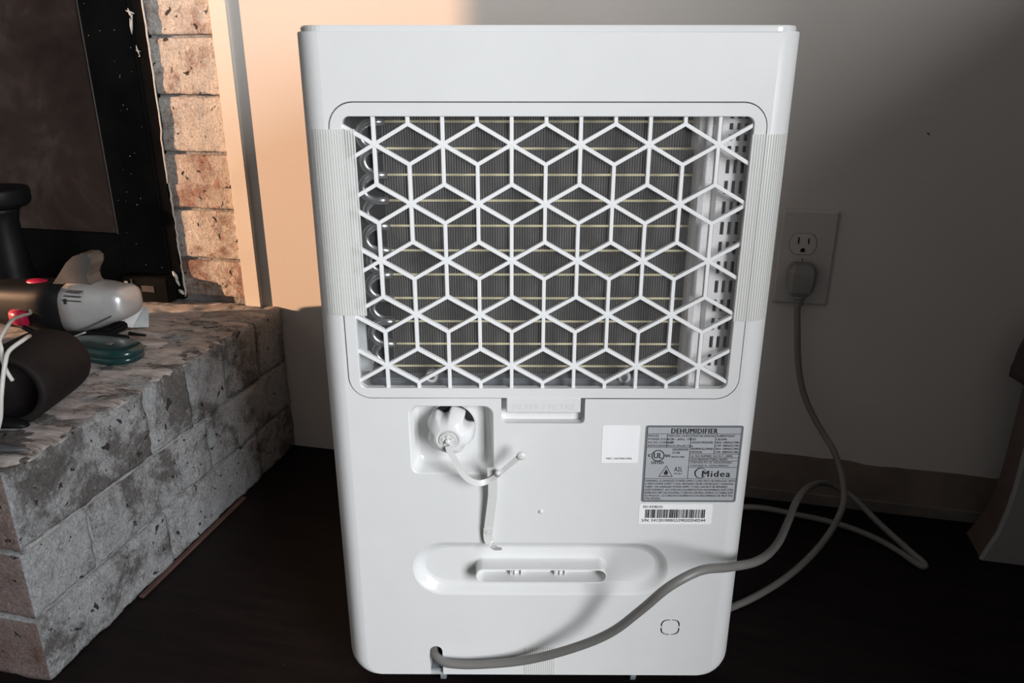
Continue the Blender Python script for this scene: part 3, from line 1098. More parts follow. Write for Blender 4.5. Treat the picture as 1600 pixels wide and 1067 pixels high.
LX0, LX1, LZ0, LZ1 = 0.0905, 0.1766, 0.2003, 0.2778
rat = tag(sticker('rating_label', LX0, LX1, LZ0, LZ1, 0.0022, 'rating_edge'), 'silver rating label headed DEHUMIDIFIER')
mb = MB()
mb.flat(rrect(LX0 + 0.0017, LX1 - 0.0017, LZ0 + 0.0017, LZ1 - 0.0013, 0.0012, 4), [], -0.0004)
mb.build('label_face', 'rating', rat)
W_, H_ = LX1 - LX0, LZ1 - LZ0
def lx(u):
    return LX0 + u * W_
def lz(v):
    return LZ1 - v * H_
mb = MB()
def rule(u0, v0, u1, v1, t=0.00022):
    x0, x1, z0, z1 = lx(u0), lx(u1), lz(v0), lz(v1)
    if abs(x1 - x0) > abs(z1 - z0):
        z0, z1 = z0 - t, z0 + t
    else:
        x0, x1 = x0 - t, x0 + t
    mb.add([(x0, -0.00055, min(z0, z1)), (x1, -0.00055, min(z0, z1)), (x1, -0.00055, max(z0, z1)), (x0, -0.00055, max(z0, z1))], [(0, 1, 2, 3)])
for q in ((0.02, 0.018, 0.98, 0.018), (0.02, 0.978, 0.98, 0.978), (0.02, 0.018, 0.02, 0.978), (0.98, 0.018, 0.98, 0.978),
          (0.02, 0.105, 0.98, 0.105), (0.02, 0.278, 0.47, 0.278), (0.225, 0.105, 0.225, 0.278), (0.47, 0.105, 0.47, 0.685), (0.72, 0.105, 0.72, 0.36),
          (0.47, 0.36, 0.98, 0.36), (0.47, 0.41, 0.98, 0.41), (0.47, 0.45, 0.98, 0.45), (0.47, 0.535, 0.98, 0.535), (0.02, 0.685, 0.98, 0.685)):
    rule(*q)
# round listing mark, warning triangle with flame, crescent of the maker's mark
def ring2(cx, cz, r0, r1, a0=0, a1=360, n=40, taper=False):
    V, F = [], []
    for k in range(n + 1):
        a = R(a0 + (a1 - a0) * k / n)
        t = k / n
        ri = r1 - (r1 - r0) * (math.sin(math.pi * t) if taper else 1)
        V += [(cx + ri * math.cos(a), -0.00055, cz + ri * math.sin(a)), (cx + r1 * math.cos(a), -0.00055, cz + r1 * math.sin(a))]
    for k in range(n):
        F.append((2 * k, 2 * k + 1, 2 * k + 3, 2 * k + 2))
    mb.add(V, F)
ring2(lx(0.145), lz(0.385), 0.0049, 0.0058)
tri = [(lx(0.165), lz(0.66)), (lx(0.315), lz(0.66)), (lx(0.24), lz(0.51))]
def inset_tri(k):
    cx = sum(p[0] for p in tri) / 3
    cz = sum(p[1] for p in tri) / 3
    return [(cx + (p[0] - cx) * k, cz + (p[1] - cz) * k) for p in tri]
mb.flat(tri, [inset_tri(0.86)], -0.00055)
fx, fz = lx(0.24), lz(0.635)
flame = [(0, 0), (0.0013, 0.0004), (0.0020, 0.0016), (0.0018, 0.0030), (0.0010, 0.0042), (0.0011, 0.0030), (0.0004, 0.0058), (-0.0008, 0.0044), (-0.0006, 0.0033), (-0.0013, 0.0034), (-0.0020, 0.0018), (-0.0013, 0.0004)]
mb.flat([(fx + a, fz + b) for a, b in flame], [], -0.00055)
rule(0.205, 0.645, 0.275, 0.645, 0.0002)
ring2(lx(0.60), lz(0.61), 0.0042, 0.0054, 40, 300, 40, True)
ring2(lx(0.60), lz(0.61), 0.0049, 0.0054, 20, 330, 40, False)
mb.build('printed_rules', 'ink', rat)
T = []
def tx(s, u, v, h, wd=None, wt=0.0, al='l'):
    T.append((s, lx(u), lz(v), h, wd * W_ if wd else None, wt, al))
tx('DEHUMIDIFIER', 0.50, 0.098, 0.0049, 0.47, 0.03, 'c')
for i, (a, b) in enumerate((('MODEL', 'MAD50C1AWS'), ('POWER SOURCE', '115V~ 60Hz, 1Ph'), ('RATED CURRENT', '5.0A'), ('REFRIGERANT', 'R32/5.29oz/0.15kg'))):
    v = 0.142 + 0.042 * i
    tx(a, 0.032, v, 0.0020, None, 0.008)
    tx(b, 0.235, v, 0.0020, None, 0.008)
for i, (a, b) in enumerate((('MOISTURE REMOVAL', '49.80PINTS/DAY'), ('IEF', '1.8L/kWh'), ('DESIGN PRESSURE', 'HIGH  540PSIG/3.7MPa'), ('', 'LOW  300PSIG/2.1MPa'), ('MAXIMUM ALLOWABLE', 'HIGH  540PSIG/3.7MPa'), ('PRESSURE', 'LOW  300PSIG/2.1MPa'))):
    v = 0.143 + 0.041 * i
    if a:
        tx(a, 0.482, v, 0.0020, min(0.23, len(a) * 0.0145), 0.008)
    tx(b, 0.730, v, 0.0020, min(0.24, len(b) * 0.0135), 0.008)
tx('UL FILE NUMBER: SA13517  (30PR)', 0.485, 0.400, 0.0021, 0.43, 0.004)
tx('DATE MANUFACTURED: 06/2023', 0.485, 0.443, 0.0021, 0.38, 0.004)
tx('CONTAINS FCC ID: 2ADQOMDNA21', 0.485, 0.484, 0.0021, 0.43, 0.004)
tx('CONTAINS IC: 12575A-MDNA21', 0.485, 0.525, 0.0021, 0.40, 0.004)
tx('DEHUMIDIFIER', 0.29, 0.318, 0.0022, 0.165, 0.004)
tx('2C48', 0.29, 0.358, 0.0021, None, 0.004)
tx('MADE IN CHINA', 0.285, 0.408, 0.0014, 0.135, 0.012)
tx('UL', 0.145, 0.418, 0.0055, 0.085, 0.02, 'c')
tx('c', 0.055, 0.40, 0.0040, 0.022, 0.03, 'c')
tx('us', 0.245, 0.40, 0.0036, 0.048, 0.03, 'c')
tx('LISTED', 0.145, 0.492, 0.0028, 0.125, 0.03, 'c')
tx('A2L', 0.325, 0.588, 0.0046, 0.085, 0.004)
tx('ISO 817', 0.325, 0.628, 0.0016, 0.085, 0.008)
tx('Midea', 0.765, 0.662, 0.0066, 0.29, 0.025, 'c')
for i, s in enumerate(('WARNING: A DAMAGED POWER SUPPLY CORD MUST BE REPLACED WITH', 'A NEW POWER SUPPLY CORD OBTAINED FROM THE PRODUCT MANUFAC-', 'TURER. THE DAMAGED POWER SUPPLY CORD CAN NOT BE REPAIRED.',
                       "AVERTISSEMENT: UN CORDON D'ALIMENTATION ENDOMMAGE DOIT ETRE", 'REMPLACE PAR UN NOUVEAU CORDON OBTENU AUPRES DU FABRICANT', "DU PRODUIT. LE CORDON D'ALIMENTATION ENDOMMAGE NE PEUT PAS", 'ETRE REPARE.')):
    tx(s, 0.03, 0.727 + 0.0395 * i, 0.0021, (0.94, 0.94, 0.87, 0.93, 0.935, 0.93, 0.175)[i], 0.004)
text_mesh('printed_text', T, 'ink', rat, -0.0006)

# --- reinforced tape strips
def tape(name, pts, z0, z1, off=0.0006):
    """pts: (x, y) profile hugging the surface"""
    V = [(x, y, z) for z in (z0, z1) for x, y in pts]
    k = len(pts)
    F = [(i, i + 1, k + i + 1, k + i) for i in range(k - 1)]
    return mk(name, V, F, 'tape', dh, True)
def surf(x):
    ax = abs(x)
    if ax <= 0.171:
        return -0.0013
    a = math.asin(min(1, (ax - 0.171) / 0.022))
    return 0.034 * (1 - math.cos(a)) - 0.0010
tag(tape('tape_strip', [(-0.1815 + 0.0016 * i, surf(-0.1815 + 0.0016 * i)) for i in range(22)], 0.3790, 0.5295), 'striped clear tape down the left side of the grille')
tag(tape('tape_strip', [(0.1570 + 0.0016 * i, surf(0.1570 + 0.0016 * i)) for i in range(20)], 0.3745, 0.5260), 'striped clear tape down the right side of the grille')
tag(tape('tape_strip', [(-0.0147 + 0.0051 * i, -0.0006) for i in range(7)], 0.0008, 0.0343), 'small square of striped tape under the cord')

# --- wrap hook in the handle recess: hollow rounded box with ribs
so = rrect(-0.0612, 0.0618, 0.1170, 0.1326, 0.0074, 10)
si = insl(so, 0.0013)
mb = MB()
mb.wall([(insl(so, -0.0016), 0.0083), (insl(so, -0.0004), 0.0070), (so, 0.0040), (so, -0.0086), (insl(so, 0.0004), -0.0090)])
mb.flat(insl(so, 0.0004), [insl(so, 0.0010)], -0.0090)
mb.wall([(insl(so, 0.0010), -0.0090), (si, -0.0084), (insl(so, 0.0022), 0.0060)])
mb.flat(insl(so, 0.0022), [], 0.0060)
hook = mb.build('wrap_hook', 'gloss', dh)
for x in (-0.0285, -0.0245, -0.0185, 0.0135, 0.0185, 0.0230):
    box('rib', (x - 0.0004, 0.0005, 0.1190), (x + 0.0004, 0.0065, 0.1306), 'gloss', hook)
for x0, x1 in ((-0.0275, -0.0200), (0.0145, 0.0220)):
    box('latch', (x0, 0.0030, 0.1192), (x1, 0.0060, 0.1300), 'gloss', hook)

# small moulded nub
nv, nf = tube_data([(-0.0006, 0.001, 0.1896), (-0.0006, -0.0009, 0.1896), (-0.0006, -0.0013, 0.1896)], lambda t: 0.0020 if t < 0.9 else 0.0012, 14)
mk('moulded_nub', nv, nf, 'gloss', dh, True)

# --- drain cap: five-lobed knob with scooped grips
CC = Vector((-0.0805, 0.0165, 0.2735))
ax = Vector((-0.06, -1.0, -0.10)).normalized()
ux = Vector((1, 0, 0))
ux = (ux - ax * ux.dot(ax)).normalized()
uz = ux.cross(ax) * -1
if uz.z < 0:
    uz = -uz
def cap_pt(a, r, d):
    return CC + ux * (r * math.cos(a)) + uz * (r * math.sin(a)) + ax * d
prof = [(0.0180, 0.0085, 1.0), (0.0216, 0.0088, 1.0), (0.0219, 0.012, 1.0), (0.0214, 0.0175, 0.85), (0.0194, 0.0235, 0.48), (0.0158, 0.0285, 0.16), (0.0112, 0.0312, 0.0), (0.0085, 0.0318, 0.0), (0.0082, 0.0305, 0.0), (0.001, 0.0305, 0.0)]
NS = 120
PH = R(70)
V, F = [], []
for r, d, k in prof:
    for i in range(NS):
        a = 2 * math.pi * i / NS
        c = 0.5 + 0.5 * math.cos(5 * (a - PH - R(36)))
        s = max(0, (c - 0.42) / 0.58)
        s = s * s * (3 - 2 * s)
        V.append(cap_pt(a, r * (1 - 0.29 * k * s), d))
for j in range(len(prof) - 1):
    for i in range(NS):
        a, b = j * NS + i, j * NS + (i + 1) % NS
        F.append((a, b, b + NS, a + NS))
cap = tag(mk('drain_cap', V, F, 'gloss', dh, True), 'five lobed white drain cap')
dv, df = tube_data([cap_pt(0, 0, 0.0), cap_pt(0, 0, 0.0055)], 0.0210, 48)
mk('drain_port', dv, df, 'gloss', cap)
dv, df = tube_data([cap_pt(0, 0, 0.0050), cap_pt(0, 0, 0.0090)], 0.0207, 48)
mk('drain_gap', dv, df, 'hole', cap)
hub = cap_pt(0, 0, 0.0310)
hv, hf = tube_data([hub, hub + ax * 0.0012, hub + ax * 0.0019], lambda t: 0.0082 if t < 0.8 else 0.0076, 28)
hubo = mk('tether_hub', hv, hf, 'strap', cap, False)
for k in range(5):
    a = R(90 + 72 * k)
    p = hub + ux * (0.0040 * math.cos(a)) + uz * (0.0040 * math.sin(a)) + ax * 0.0018
    pv, pf = tube_data([p, p + ax * 0.0010], 0.0015, 12)
    mk('hub_petal', pv, pf, 'gloss', hubo)
p = hub + ax * 0.0018
pv, pf = tube_data([p, p + ax * 0.0022, p + ax * 0.003], lambda t: 0.0026 if t < 0.8 else 0.0015, 14)
mk('hub_pin', pv, pf, 'gloss', hubo, True)

# --- tether and hanging strap
TETHER = [(-0.0822, -0.0175, 0.2660), (-0.0806, -0.0195, 0.2615), (-0.0769, -0.0205, 0.2549), (-0.0710, -0.0200, 0.2418), (-0.0642, -0.0180, 0.2330), (-0.0559, -0.0160, 0.2287), (-0.0481, -0.0140, 0.2299),
          (-0.0394, -0.0160, 0.2372), (-0.0315, -0.0180, 0.2457), (-0.0231, -0.0200, 0.2548), (-0.0190, -0.0210, 0.2590)]
th = tag(ribbon('cap_tether', catmull(TETHER, 6), lambda t: 0.0052 if t < 0.55 else 0.0052 - 0.0012 * math.sin((t - 0.55) / 0.45 * math.pi), 0.0014, 'strap', dh, None), 'soft white tether of the drain cap')
bm = bmesh.new()
bmesh.ops.create_uvsphere(bm, u_segments=20, v_segments=12, radius=1.0)
for v in bm.verts:
    v.co = Vector((-0.0190 + v.co.x * 0.0042, -0.0210 + v.co.y * 0.0022, 0.2585 + v.co.z * 0.0040))
from_bm('tether_knob', bm, 'strap', th, True)
STRAP = [(-0.0449, -0.0135, 0.2425), (-0.0443, -0.0105, 0.2272), (-0.0446, -0.0085, 0.2111), (-0.0466, -0.0070, 0.1929), (-0.0488, -0.0055, 0.1743), (-0.0494, -0.0045, 0.1660), (-0.0478, -0.0055, 0.1600), (-0.0430, -0.0100, 0.1572), (-0.0360, -0.0160, 0.1600)]
st = tag(ribbon('hanging_strap', catmull(STRAP, 6), lambda t: 0.0082 if t < 0.72 else 0.0082 - 0.0066 * ((t - 0.72) / 0.28) ** 0.9, 0.0012, 'strap', dh, lambda t: (1, 0.05, 0.0 if t < 0.8 else 0.6)), 'hanging flat white strap with a curled end')
hv, hf = tube_data([(-0.0494, -0.0058, 0.1705), (-0.0494, -0.0063, 0.1705)], 0.0016, 16)
mk('strap_hole', hv, hf, 'emboss', st)
hv, hf = tube_data([(-0.0494, -0.0061, 0.1705), (-0.0494, -0.0066, 0.1705)], 0.0009, 12)
box('strap_edge', (-0.0535, -0.0072, 0.1743), (-0.0452, -0.0048, 0.1751), 'strap', st, 0.0002)
pv, pf = tube_data([(-0.0395, -0.0155, 0.2375), (-0.0395, -0.0185, 0.2405), (-0.0393, -0.0200, 0.2425)], lambda t: 0.0028 - 0.0008 * t, 14)
mk('strap_pin', pv, pf, 'strap', st, True)

# --- casters
def caster(x, y):
    c = box('caster', (x - 0.0035, y - 0.008, -0.014), (x + 0.0035, y + 0.010, 0.002), 'mid_grey', dh, 0.001, 2)
    wv, wf_ = tube_data([(x - 0.003, y + 0.004, -0.0175), (x - 0.0025, y + 0.004, -0.0175), (x + 0.0025, y + 0.004, -0.0175), (x + 0.003, y + 0.004, -0.0175)], lambda t: 0.0125 if 0.1 < t < 0.9 else 0.0115, 24)
    mk('wheel', wv, wf_, 'mid_grey', c)
for x, y in ((-0.0985, 0.026), (0.098, 0.026), (-0.0985, 0.25), (0.098, 0.25)):
    caster(x, y)

# --- power cord (points in room coordinates, turned into the machine's own frame)
CORD = [(-0.1066, -0.4500, 0.0560), (-0.1050, -0.4600, 0.0565), (-0.1009, -0.4675, 0.0549), (-0.0911, -0.4722, 0.0519), (-0.0741, -0.4700, 0.0502), (-0.0547, -0.4658, 0.0505), (-0.0134, -0.4603, 0.0587), (0.0328, -0.4623, 0.0837), (0.0696, -0.4664, 0.1130),
        (0.0972, -0.4747, 0.1513), (0.1202, -0.4778, 0.1829), (0.1437, -0.4644, 0.1923), (0.1703, -0.4380, 0.1816), (0.1970, -0.4013, 0.1654), (0.2266, -0.3200, 0.1330), (0.2483, -0.2400, 0.1129), (0.2659, -0.1700, 0.0980), (0.2858, -0.1100, 0.0843), (0.3099, -0.0650, 0.0710), (0.3318, -0.0430, 0.0592), (0.3582, -0.0450, 0.0458), (0.3922, -0.0750, 0.0251), (0.4222, -0.1100, 0.0125),
        (0.4375, -0.1300, 0.0065), (0.4345, -0.1325, 0.0055), (0.4148, -0.1061, 0.0050), (0.3937, -0.0827, 0.0050), (0.3612, -0.0608, 0.0050), (0.3281, -0.0490, 0.0050), (0.2881, -0.0416, 0.0050), (0.2496, -0.0352, 0.0050),
        (0.2230, -0.0375, 0.0050), (0.1200, -0.0600, 0.0050), (0.0500, -0.1000, 0.0050), (0.0600, -0.2200, 0.0050), (0.1000, -0.2950, 0.0050), (0.1500, -0.3000, 0.0055), (0.1990, -0.2636, 0.0060), (0.2351, -0.2305, 0.0080), (0.2719, -0.1898, 0.0130),
        (0.3050, -0.1479, 0.0250), (0.3241, -0.1250, 0.0444), (0.3356, -0.1050, 0.0681), (0.3357, -0.0900, 0.0850), (0.3303, -0.0760, 0.1051), (0.3193, -0.0660, 0.1270), (0.3117, -0.0580, 0.1362), (0.2978, -0.0500, 0.1553), (0.2834, -0.0430, 0.1798), (0.2734, -0.0380, 0.2064), (0.2662, -0.0340, 0.2399), (0.2619, -0.0320, 0.2730), (0.2585, -0.0300, 0.3011), (0.2585, -0.0285, 0.3119)]
cord = tag(tube('power_cord', [loc(p) for p in catmull(CORD, 7)], 0.0042, 'cord', dh, 12), 'thick grey power cord looping to the wall outlet')
# plug: lofted angle plug with a ribbed strain relief
V, F = [], []
def psec(z, xw, y0, y1, cx):
    pts = []
    for (px_, py_) in ((-1, 1), (-1, 0.25), (-0.72, 0), (0.72, 0), (1, 0.25), (1, 1)):
        pts.append((cx + px_ * xw, y1 + (y0 - y1) * (1 - py_) if False else y0 + (y1 - y0) * py_, z))
    return pts
secs = [psec(0.3600, 0.0105, -0.028, -0.0066, 0.2605), psec(0.3575, 0.0145, -0.031, -0.0066, 0.2605), psec(0.3515, 0.0172, -0.034, -0.0066, 0.2605), psec(0.338, 0.0170, -0.036, -0.0066, 0.2600),
        psec(0.326, 0.0148, -0.036, -0.0066, 0.2595), psec(0.3215, 0.0125, -0.034, -0.0080, 0.2592), psec(0.3200, 0.0100, -0.033, -0.012, 0.2592)]
for s in secs:
    V += [loc(p) for p in s]
for i in range(len(secs) - 1):
    for k in range(6):
        a, b = i * 6 + k, i * 6 + (k + 1) % 6
        F.append((a, b, b + 6, a + 6))
F += [tuple(range(6)), tuple((len(secs) - 1) * 6 + k for k in range(6))[::-1]]
pl = mk('plug', V, F, 'plug', cord)
for z in (0.3185, 0.3140, 0.3095):
    rv, rf = tube_data([loc((0.2588, -0.0285, z + 0.0018)), loc((0.2588, -0.0287, z - 0.0018))], 0.0072 - (0.318 - z) * 0.12, 16)
    mk('strain_relief', rv, rf, 'plug', cord)

# ================================================================== CLUTTER ON THE HEARTH
def superloft(secs, nseg=28, e=2.6):
    """secs: (x, yc, zc, ry, rz) along x"""
    V, F = [], []
    for x, yc, zc, ry, rz in secs:
        for k in range(nseg):
            a = 2 * math.pi * k / nseg
            c, s = math.cos(a), math.sin(a)
            V.append((x, yc + ry * math.copysign(abs(c) ** (2 / e), c), zc + rz * math.copysign(abs(s) ** (2 / e), s)))
    for i in range(len(secs) - 1):
        for k in range(nseg):
            a, b = i * nseg + k, i * nseg + (k + 1) % nseg
            F.append((a, b, b + nseg, a + nseg))
    F += [tuple(range(nseg))[::-1], tuple((len(secs) - 1) * nseg + k for k in range(nseg))]
    return V, F

# handheld vacuum
vac = tag(empty('handheld_vacuum', (-0.73, -0.165, HZ)), 'black and silver handheld vacuum lying on the hearth', 'vacuum')
def vp(o):
    o.parent = vac
    o.location = -Vector(vac.location)
    return o
V, F = superloft([(-0.900, -0.165, 0.280, 0.010, 0.010), (-0.893, -0.165, 0.280, 0.020, 0.020), (-0.87, -0.165, 0.279, 0.027, 0.027), (-0.82, -0.165, 0.278, 0.032, 0.033), (-0.76, -0.165, 0.279, 0.035, 0.0355), (-0.7215, -0.165, 0.2795, 0.036, 0.0365), (-0.7205, -0.165, 0.2795, 0.034, 0.034)], 32, 3.2)
vp(mk('motor_body', V, F, 'black', None, True))
V, F = superloft([(-0.7215, -0.165, 0.2800, 0.0345, 0.0345), (-0.7205, -0.165, 0.2800, 0.0365, 0.0368), (-0.700, -0.165, 0.2825, 0.036, 0.0355), (-0.675, -0.165, 0.2865, 0.034, 0.0310), (-0.655, -0.165, 0.2895, 0.031, 0.0255), (-0.642, -0.165, 0.2915, 0.029, 0.0235), (-0.634, -0.165, 0.292, 0.025, 0.0195), (-0.6295, -0.165, 0.292, 0.018, 0.013), (-0.6285, -0.165, 0.292, 0.010, 0.007)], 32, 3.0)
dc = vp(mk('dust_bowl', V, F, 'silver', None, True))
def vloc(o, par):
    o.parent = par
    return o
for dz in (0.0, 0.006, 0.012):
    box('bowl_groove', (-0.7130 + dz * 0.6, -0.2010 + dz * 0.15, 0.2985 + dz), (-0.6830, -0.1930 + dz * 0.3, 0.3002 + dz), 'smoke', dc, 0.0004)
box('bowl_latch', (-0.7090, -0.2025, 0.2945), (-0.7058, -0.1985, 0.3015), 'hole', dc, 0.0005)
tube('bowl_seam', catmull([(-0.716, -0.2015, 0.2480), (-0.695, -0.2005, 0.2565), (-0.670, -0.1985, 0.2670), (-0.646, -0.193, 0.2790), (-0.638, -0.187, 0.284)], 5), 0.0012, 'smoke', dc, 6)
# upright grip
mb = MB()
fin = [(-0.752, 0.3080), (-0.735, 0.3260), (-0.718, 0.3450), (-0.705, 0.3545), (-0.690, 0.3600), (-0.678, 0.3605), (-0.6725, 0.3560), (-0.6740, 0.3470), (-0.6810, 0.3380), (-0.6850, 0.3290), (-0.6840, 0.3200), (-0.676, 0.3120), (-0.668, 0.3060), (-0.700, 0.300)]
fi = shrink(fin, 0.93)
mb.wall([(fi, -0.178), (fin, -0.175), (fin, -0.155), (fi, -0.152)])
mb.flat(fi, [], -0.178)
vp(mb.build('grip', 'smoke'))
bm = bmesh.new()
bmesh.ops.create_uvsphere(bm, u_segments=24, v_segments=14, radius=1)
for v in bm.verts:
    v.co = Vector((-0.778 + v.co.x * 0.017, -0.168 + v.co.y * 0.010, 0.3125 + v.co.z * 0.0045))
vp(from_bm('power_switch', bm, 'red', None, True))
V, F = superloft([(-0.801, -0.199, 0.270, 0.005, 0.007), (-0.799, -0.2, 0.270, 0.008, 0.010), (-0.786, -0.201, 0.2685, 0.009, 0.0115), (-0.778, -0.201, 0.2680, 0.008, 0.011), (-0.776, -0.2, 0.2680, 0.005, 0.007)], 18, 3)
vp(mk('release_button', V, F, 'red', None, True))
vp(box('foot_pad', (-0.720, -0.190, HZ + 0.0005), (-0.660, -0.145, 0.2555), 'black', None, 0.003, 2))

# black cable lying in front of the vacuum
tag(tube('black_cable', catmull([(-0.80, -0.200, 0.262), (-0.755, -0.212, 0.2535), (-0.714, -0.2105, 0.2555), (-0.675, -0.205, 0.2555), (-0.640, -0.196, 0.2525), (-0.6245, -0.1945, 0.2500), (-0.633, -0.2010, 0.2495), (-0.660, -0.2095, 0.2490), (-0.700, -0.2165, 0.2490), (-0.735, -0.219, 0.2490)], 6), 0.0034, 'black', None, 8),
    'black cable doubled up in front of the handheld vacuum', 'cable')
tag(tube('black_cable_tip', catmull([(-0.6330, -0.1795, 0.2505), (-0.622, -0.1780, 0.2495), (-0.6085, -0.1775, 0.2490)], 4), lambda t: 0.0030 - 0.0012 * t, 'black', None, 8),
    'short black cable end pointing away from the vacuum nose', 'cable')
# grey lever under the vacuum
tag(ribbon('grey_plastic_stick', [(-0.705, -0.222, 0.2485), (-0.686, -0.2215, 0.2560), (-0.668, -0.2205, 0.2630)], 0.006, 0.0022, 'silver', None, lambda t: (0.2, 1, 0)), 'slim silver grey stick leaning under the vacuum', 'stick')

# green oval case: two shells with a seam
gc = tag(empty('green_case', (-0.615, -0.252, HZ), R(-6)), 'glossy dark green oval case lying on the hearth', 'case')
def oval_shell(z0, z1, bulge, k):
    V, F = [], []
    prof = [(1.0, z0), (1.0, z0 + (z1 - z0) * 0.45), (0.97, z0 + (z1 - z0) * 0.75), (0.88, z0 + (z1 - z0) * 0.95), (0.7, z1), (0.35, z1 + bulge), (0.02, z1 + bulge)]
    for f, z in prof:
        for i in range(40):
            a = 2 * math.pi * i / 40
            c, s = math.cos(a), math.sin(a)
            V.append((0.058 * k * f * math.copysign(abs(c) ** 0.8, c), 0.026 * k * f * math.copysign(abs(s) ** 0.8, s) * (1 + 0.12 * c), z))
    for j in range(len(prof) - 1):
        for i in range(40):
            a, b = j * 40 + i, j * 40 + (i + 1) % 40
            F.append((a, b, b + 40, a + 40))
    F.append(tuple(range(40))[::-1])
    return V, F
V, F = oval_shell(0.0125, 0.0225, 0.002, 1.0)
top_s = mk('lid', V, F, 'green', gc, True)
V, F = oval_shell(0.0115, 0.0015, -0.0008, 0.99)
mk('base', V, [tuple(reversed(f)) for f in F], 'green', gc, True)
V, F = oval_shell(0.0108, 0.0130, 0.0, 0.955)
mk('seam', V, F, 'hole', gc, True)
sv, sf = tube_data([(0.018, -0.004, 0.0228), (0.018, -0.004, 0.0249)], 0.005, 18)
mk('clasp', sv, sf, 'smoke', top_s, True)

# white and grey plastic scrap beside the vacuum's nose
pc = tag(empty('folded_card', (-0.665, -0.128, HZ)), 'small pale folded card beside the vacuum nose', 'card')
mk('card_leaf', [(-0.020, -0.010, 0.0005), (0.006, -0.012, 0.0005), (0.016, 0.004, 0.028), (-0.012, 0.006, 0.026), (-0.020, -0.009, 0.0005), (0.006, -0.011, 0.0005), (0.016, 0.005, 0.028), (-0.012, 0.007, 0.026)],
   [(0, 1, 2, 3), (7, 6, 5, 4), (0, 4, 5, 1), (1, 5, 6, 2), (2, 6, 7, 3), (3, 7, 4, 0)], 'sticker', pc)
mk('card_leaf', [(0.006, -0.012, 0.0005), (0.026, -0.004, 0.0005), (0.024, 0.004, 0.026), (0.016, 0.004, 0.028), (0.006, -0.011, 0.0005), (0.026, -0.003, 0.0005), (0.024, 0.005, 0.026), (0.016, 0.005, 0.028)],
   [(0, 1, 2, 3), (7, 6, 5, 4), (0, 4, 5, 1), (1, 5, 6, 2), (2, 6, 7, 3), (3, 7, 4, 0)], 'card', pc)

# dark rounded holster, lying with its open end towards the left
hol = tag(empty('leather_holster', (-0.58, -0.39, HZ)), 'dark brown rounded leather holster on the near left of the hearth', 'holster')
A = Vector((-0.574, -0.432, 0.2845))
B = Vector((-0.590, -0.345, 0.2845))
dirv = (B - A).normalized()
sd = dirv.cross(Vector((0, 0, 1))).normalized()
upv = sd.cross(dirv)
V, F = [], []
prof = [(-0.16, 0.80), (-0.17, 0.96), (-0.14, 1.0), (0.1, 1.0), (0.4, 0.99), (0.7, 0.97), (0.85, 0.93), (0.95, 0.82), (1.02, 0.62), (1.06, 0.35), (1.07, 0.03)]
prof = [(0.75, 0.05), (0.7, 0.6), (0.3, 0.80), (-0.10, 0.84)] + prof
NS = 32
LEN = (B - A).length
for t, f in prof:
    for k in range(NS):
        a = 2 * math.pi * k / NS
        lift = 0.0
        V.append(A + dirv * (LEN * t) + sd * (0.046 * f * math.cos(a)) + upv * (0.0405 * f * math.sin(a)))
for j in range(len(prof) - 1):
    for k in range(NS):
        a, b = j * NS + k, j * NS + (k + 1) % NS
        F.append((a, b, b + NS, a + NS))
o = mk('pouch', V, F, 'leather', None, True)
o.parent = hol
o.location = -Vector(hol.location)
# black flat handle near the hearth edge
V, F = superloft([(-0.66, -0.452, 0.2505, 0.004, 0.003), (-0.655, -0.452, 0.2505, 0.009, 0.005), (-0.62, -0.452, 0.2505, 0.011, 0.006), (-0.575, -0.450, 0.2500, 0.010, 0.0055), (-0.553, -0.448, 0.2490, 0.007, 0.0035), (-0.548, -0.448, 0.2480, 0.003, 0.0012)], 20, 2.3)
tag(mk('knife_handle', V, F, 'black', None, True), 'flat black handle lying beside the leather holster', 'handle')
V, F = superloft([(-0.64, -0.497, 0.2475, 0.003, 0.002), (-0.62, -0.497, 0.2475, 0.007, 0.0035), (-0.56, -0.495, 0.2475, 0.008, 0.0035), (-0.525, -0.493, 0.247, 0.005, 0.0025), (-0.508, -0.490, 0.2465, 0.0015, 0.001)], 18, 2.3)  # dark sliver modelled in place of a shadow at the hearth edge
tag(mk('shadow_sliver', V, F, 'dark_grey', None, True), 'thin dark sliver put in as the shadow along the near hearth edge', 'shadow')

# off-white wires over the holster
tag(tube('white_wire', catmull([(-0.762, -0.206, 0.283), (-0.7377, -0.230, 0.2889), (-0.652, -0.33, 0.3223), (-0.5708, -0.42, 0.3505), (-0.5568, -0.445, 0.3469), (-0.5536, -0.452, 0.3434), (-0.5492, -0.456, 0.337), (-0.5492, -0.458, 0.326), (-0.5470, -0.458, 0.3136), (-0.5450, -0.456, 0.3030)], 8), 0.0020, 'white_wire', None, 8),
    'off white wire from the red button down across the holster mouth', 'wire')
tag(tube('white_wire_loop', catmull([(-0.572, -0.398, 0.3285), (-0.5357, -0.44, 0.3427), (-0.5351, -0.462, 0.3372), (-0.5334, -0.470, 0.3283), (-0.5337, -0.476, 0.3151), (-0.5346, -0.482, 0.2974), (-0.542, -0.484, 0.2700), (-0.556, -0.486, 0.2495), (-0.60, -0.482, 0.2468)], 8), 0.0022, 'white_wire', None, 8),
    'off white wire curving down from the holster onto the hearth', 'wire')

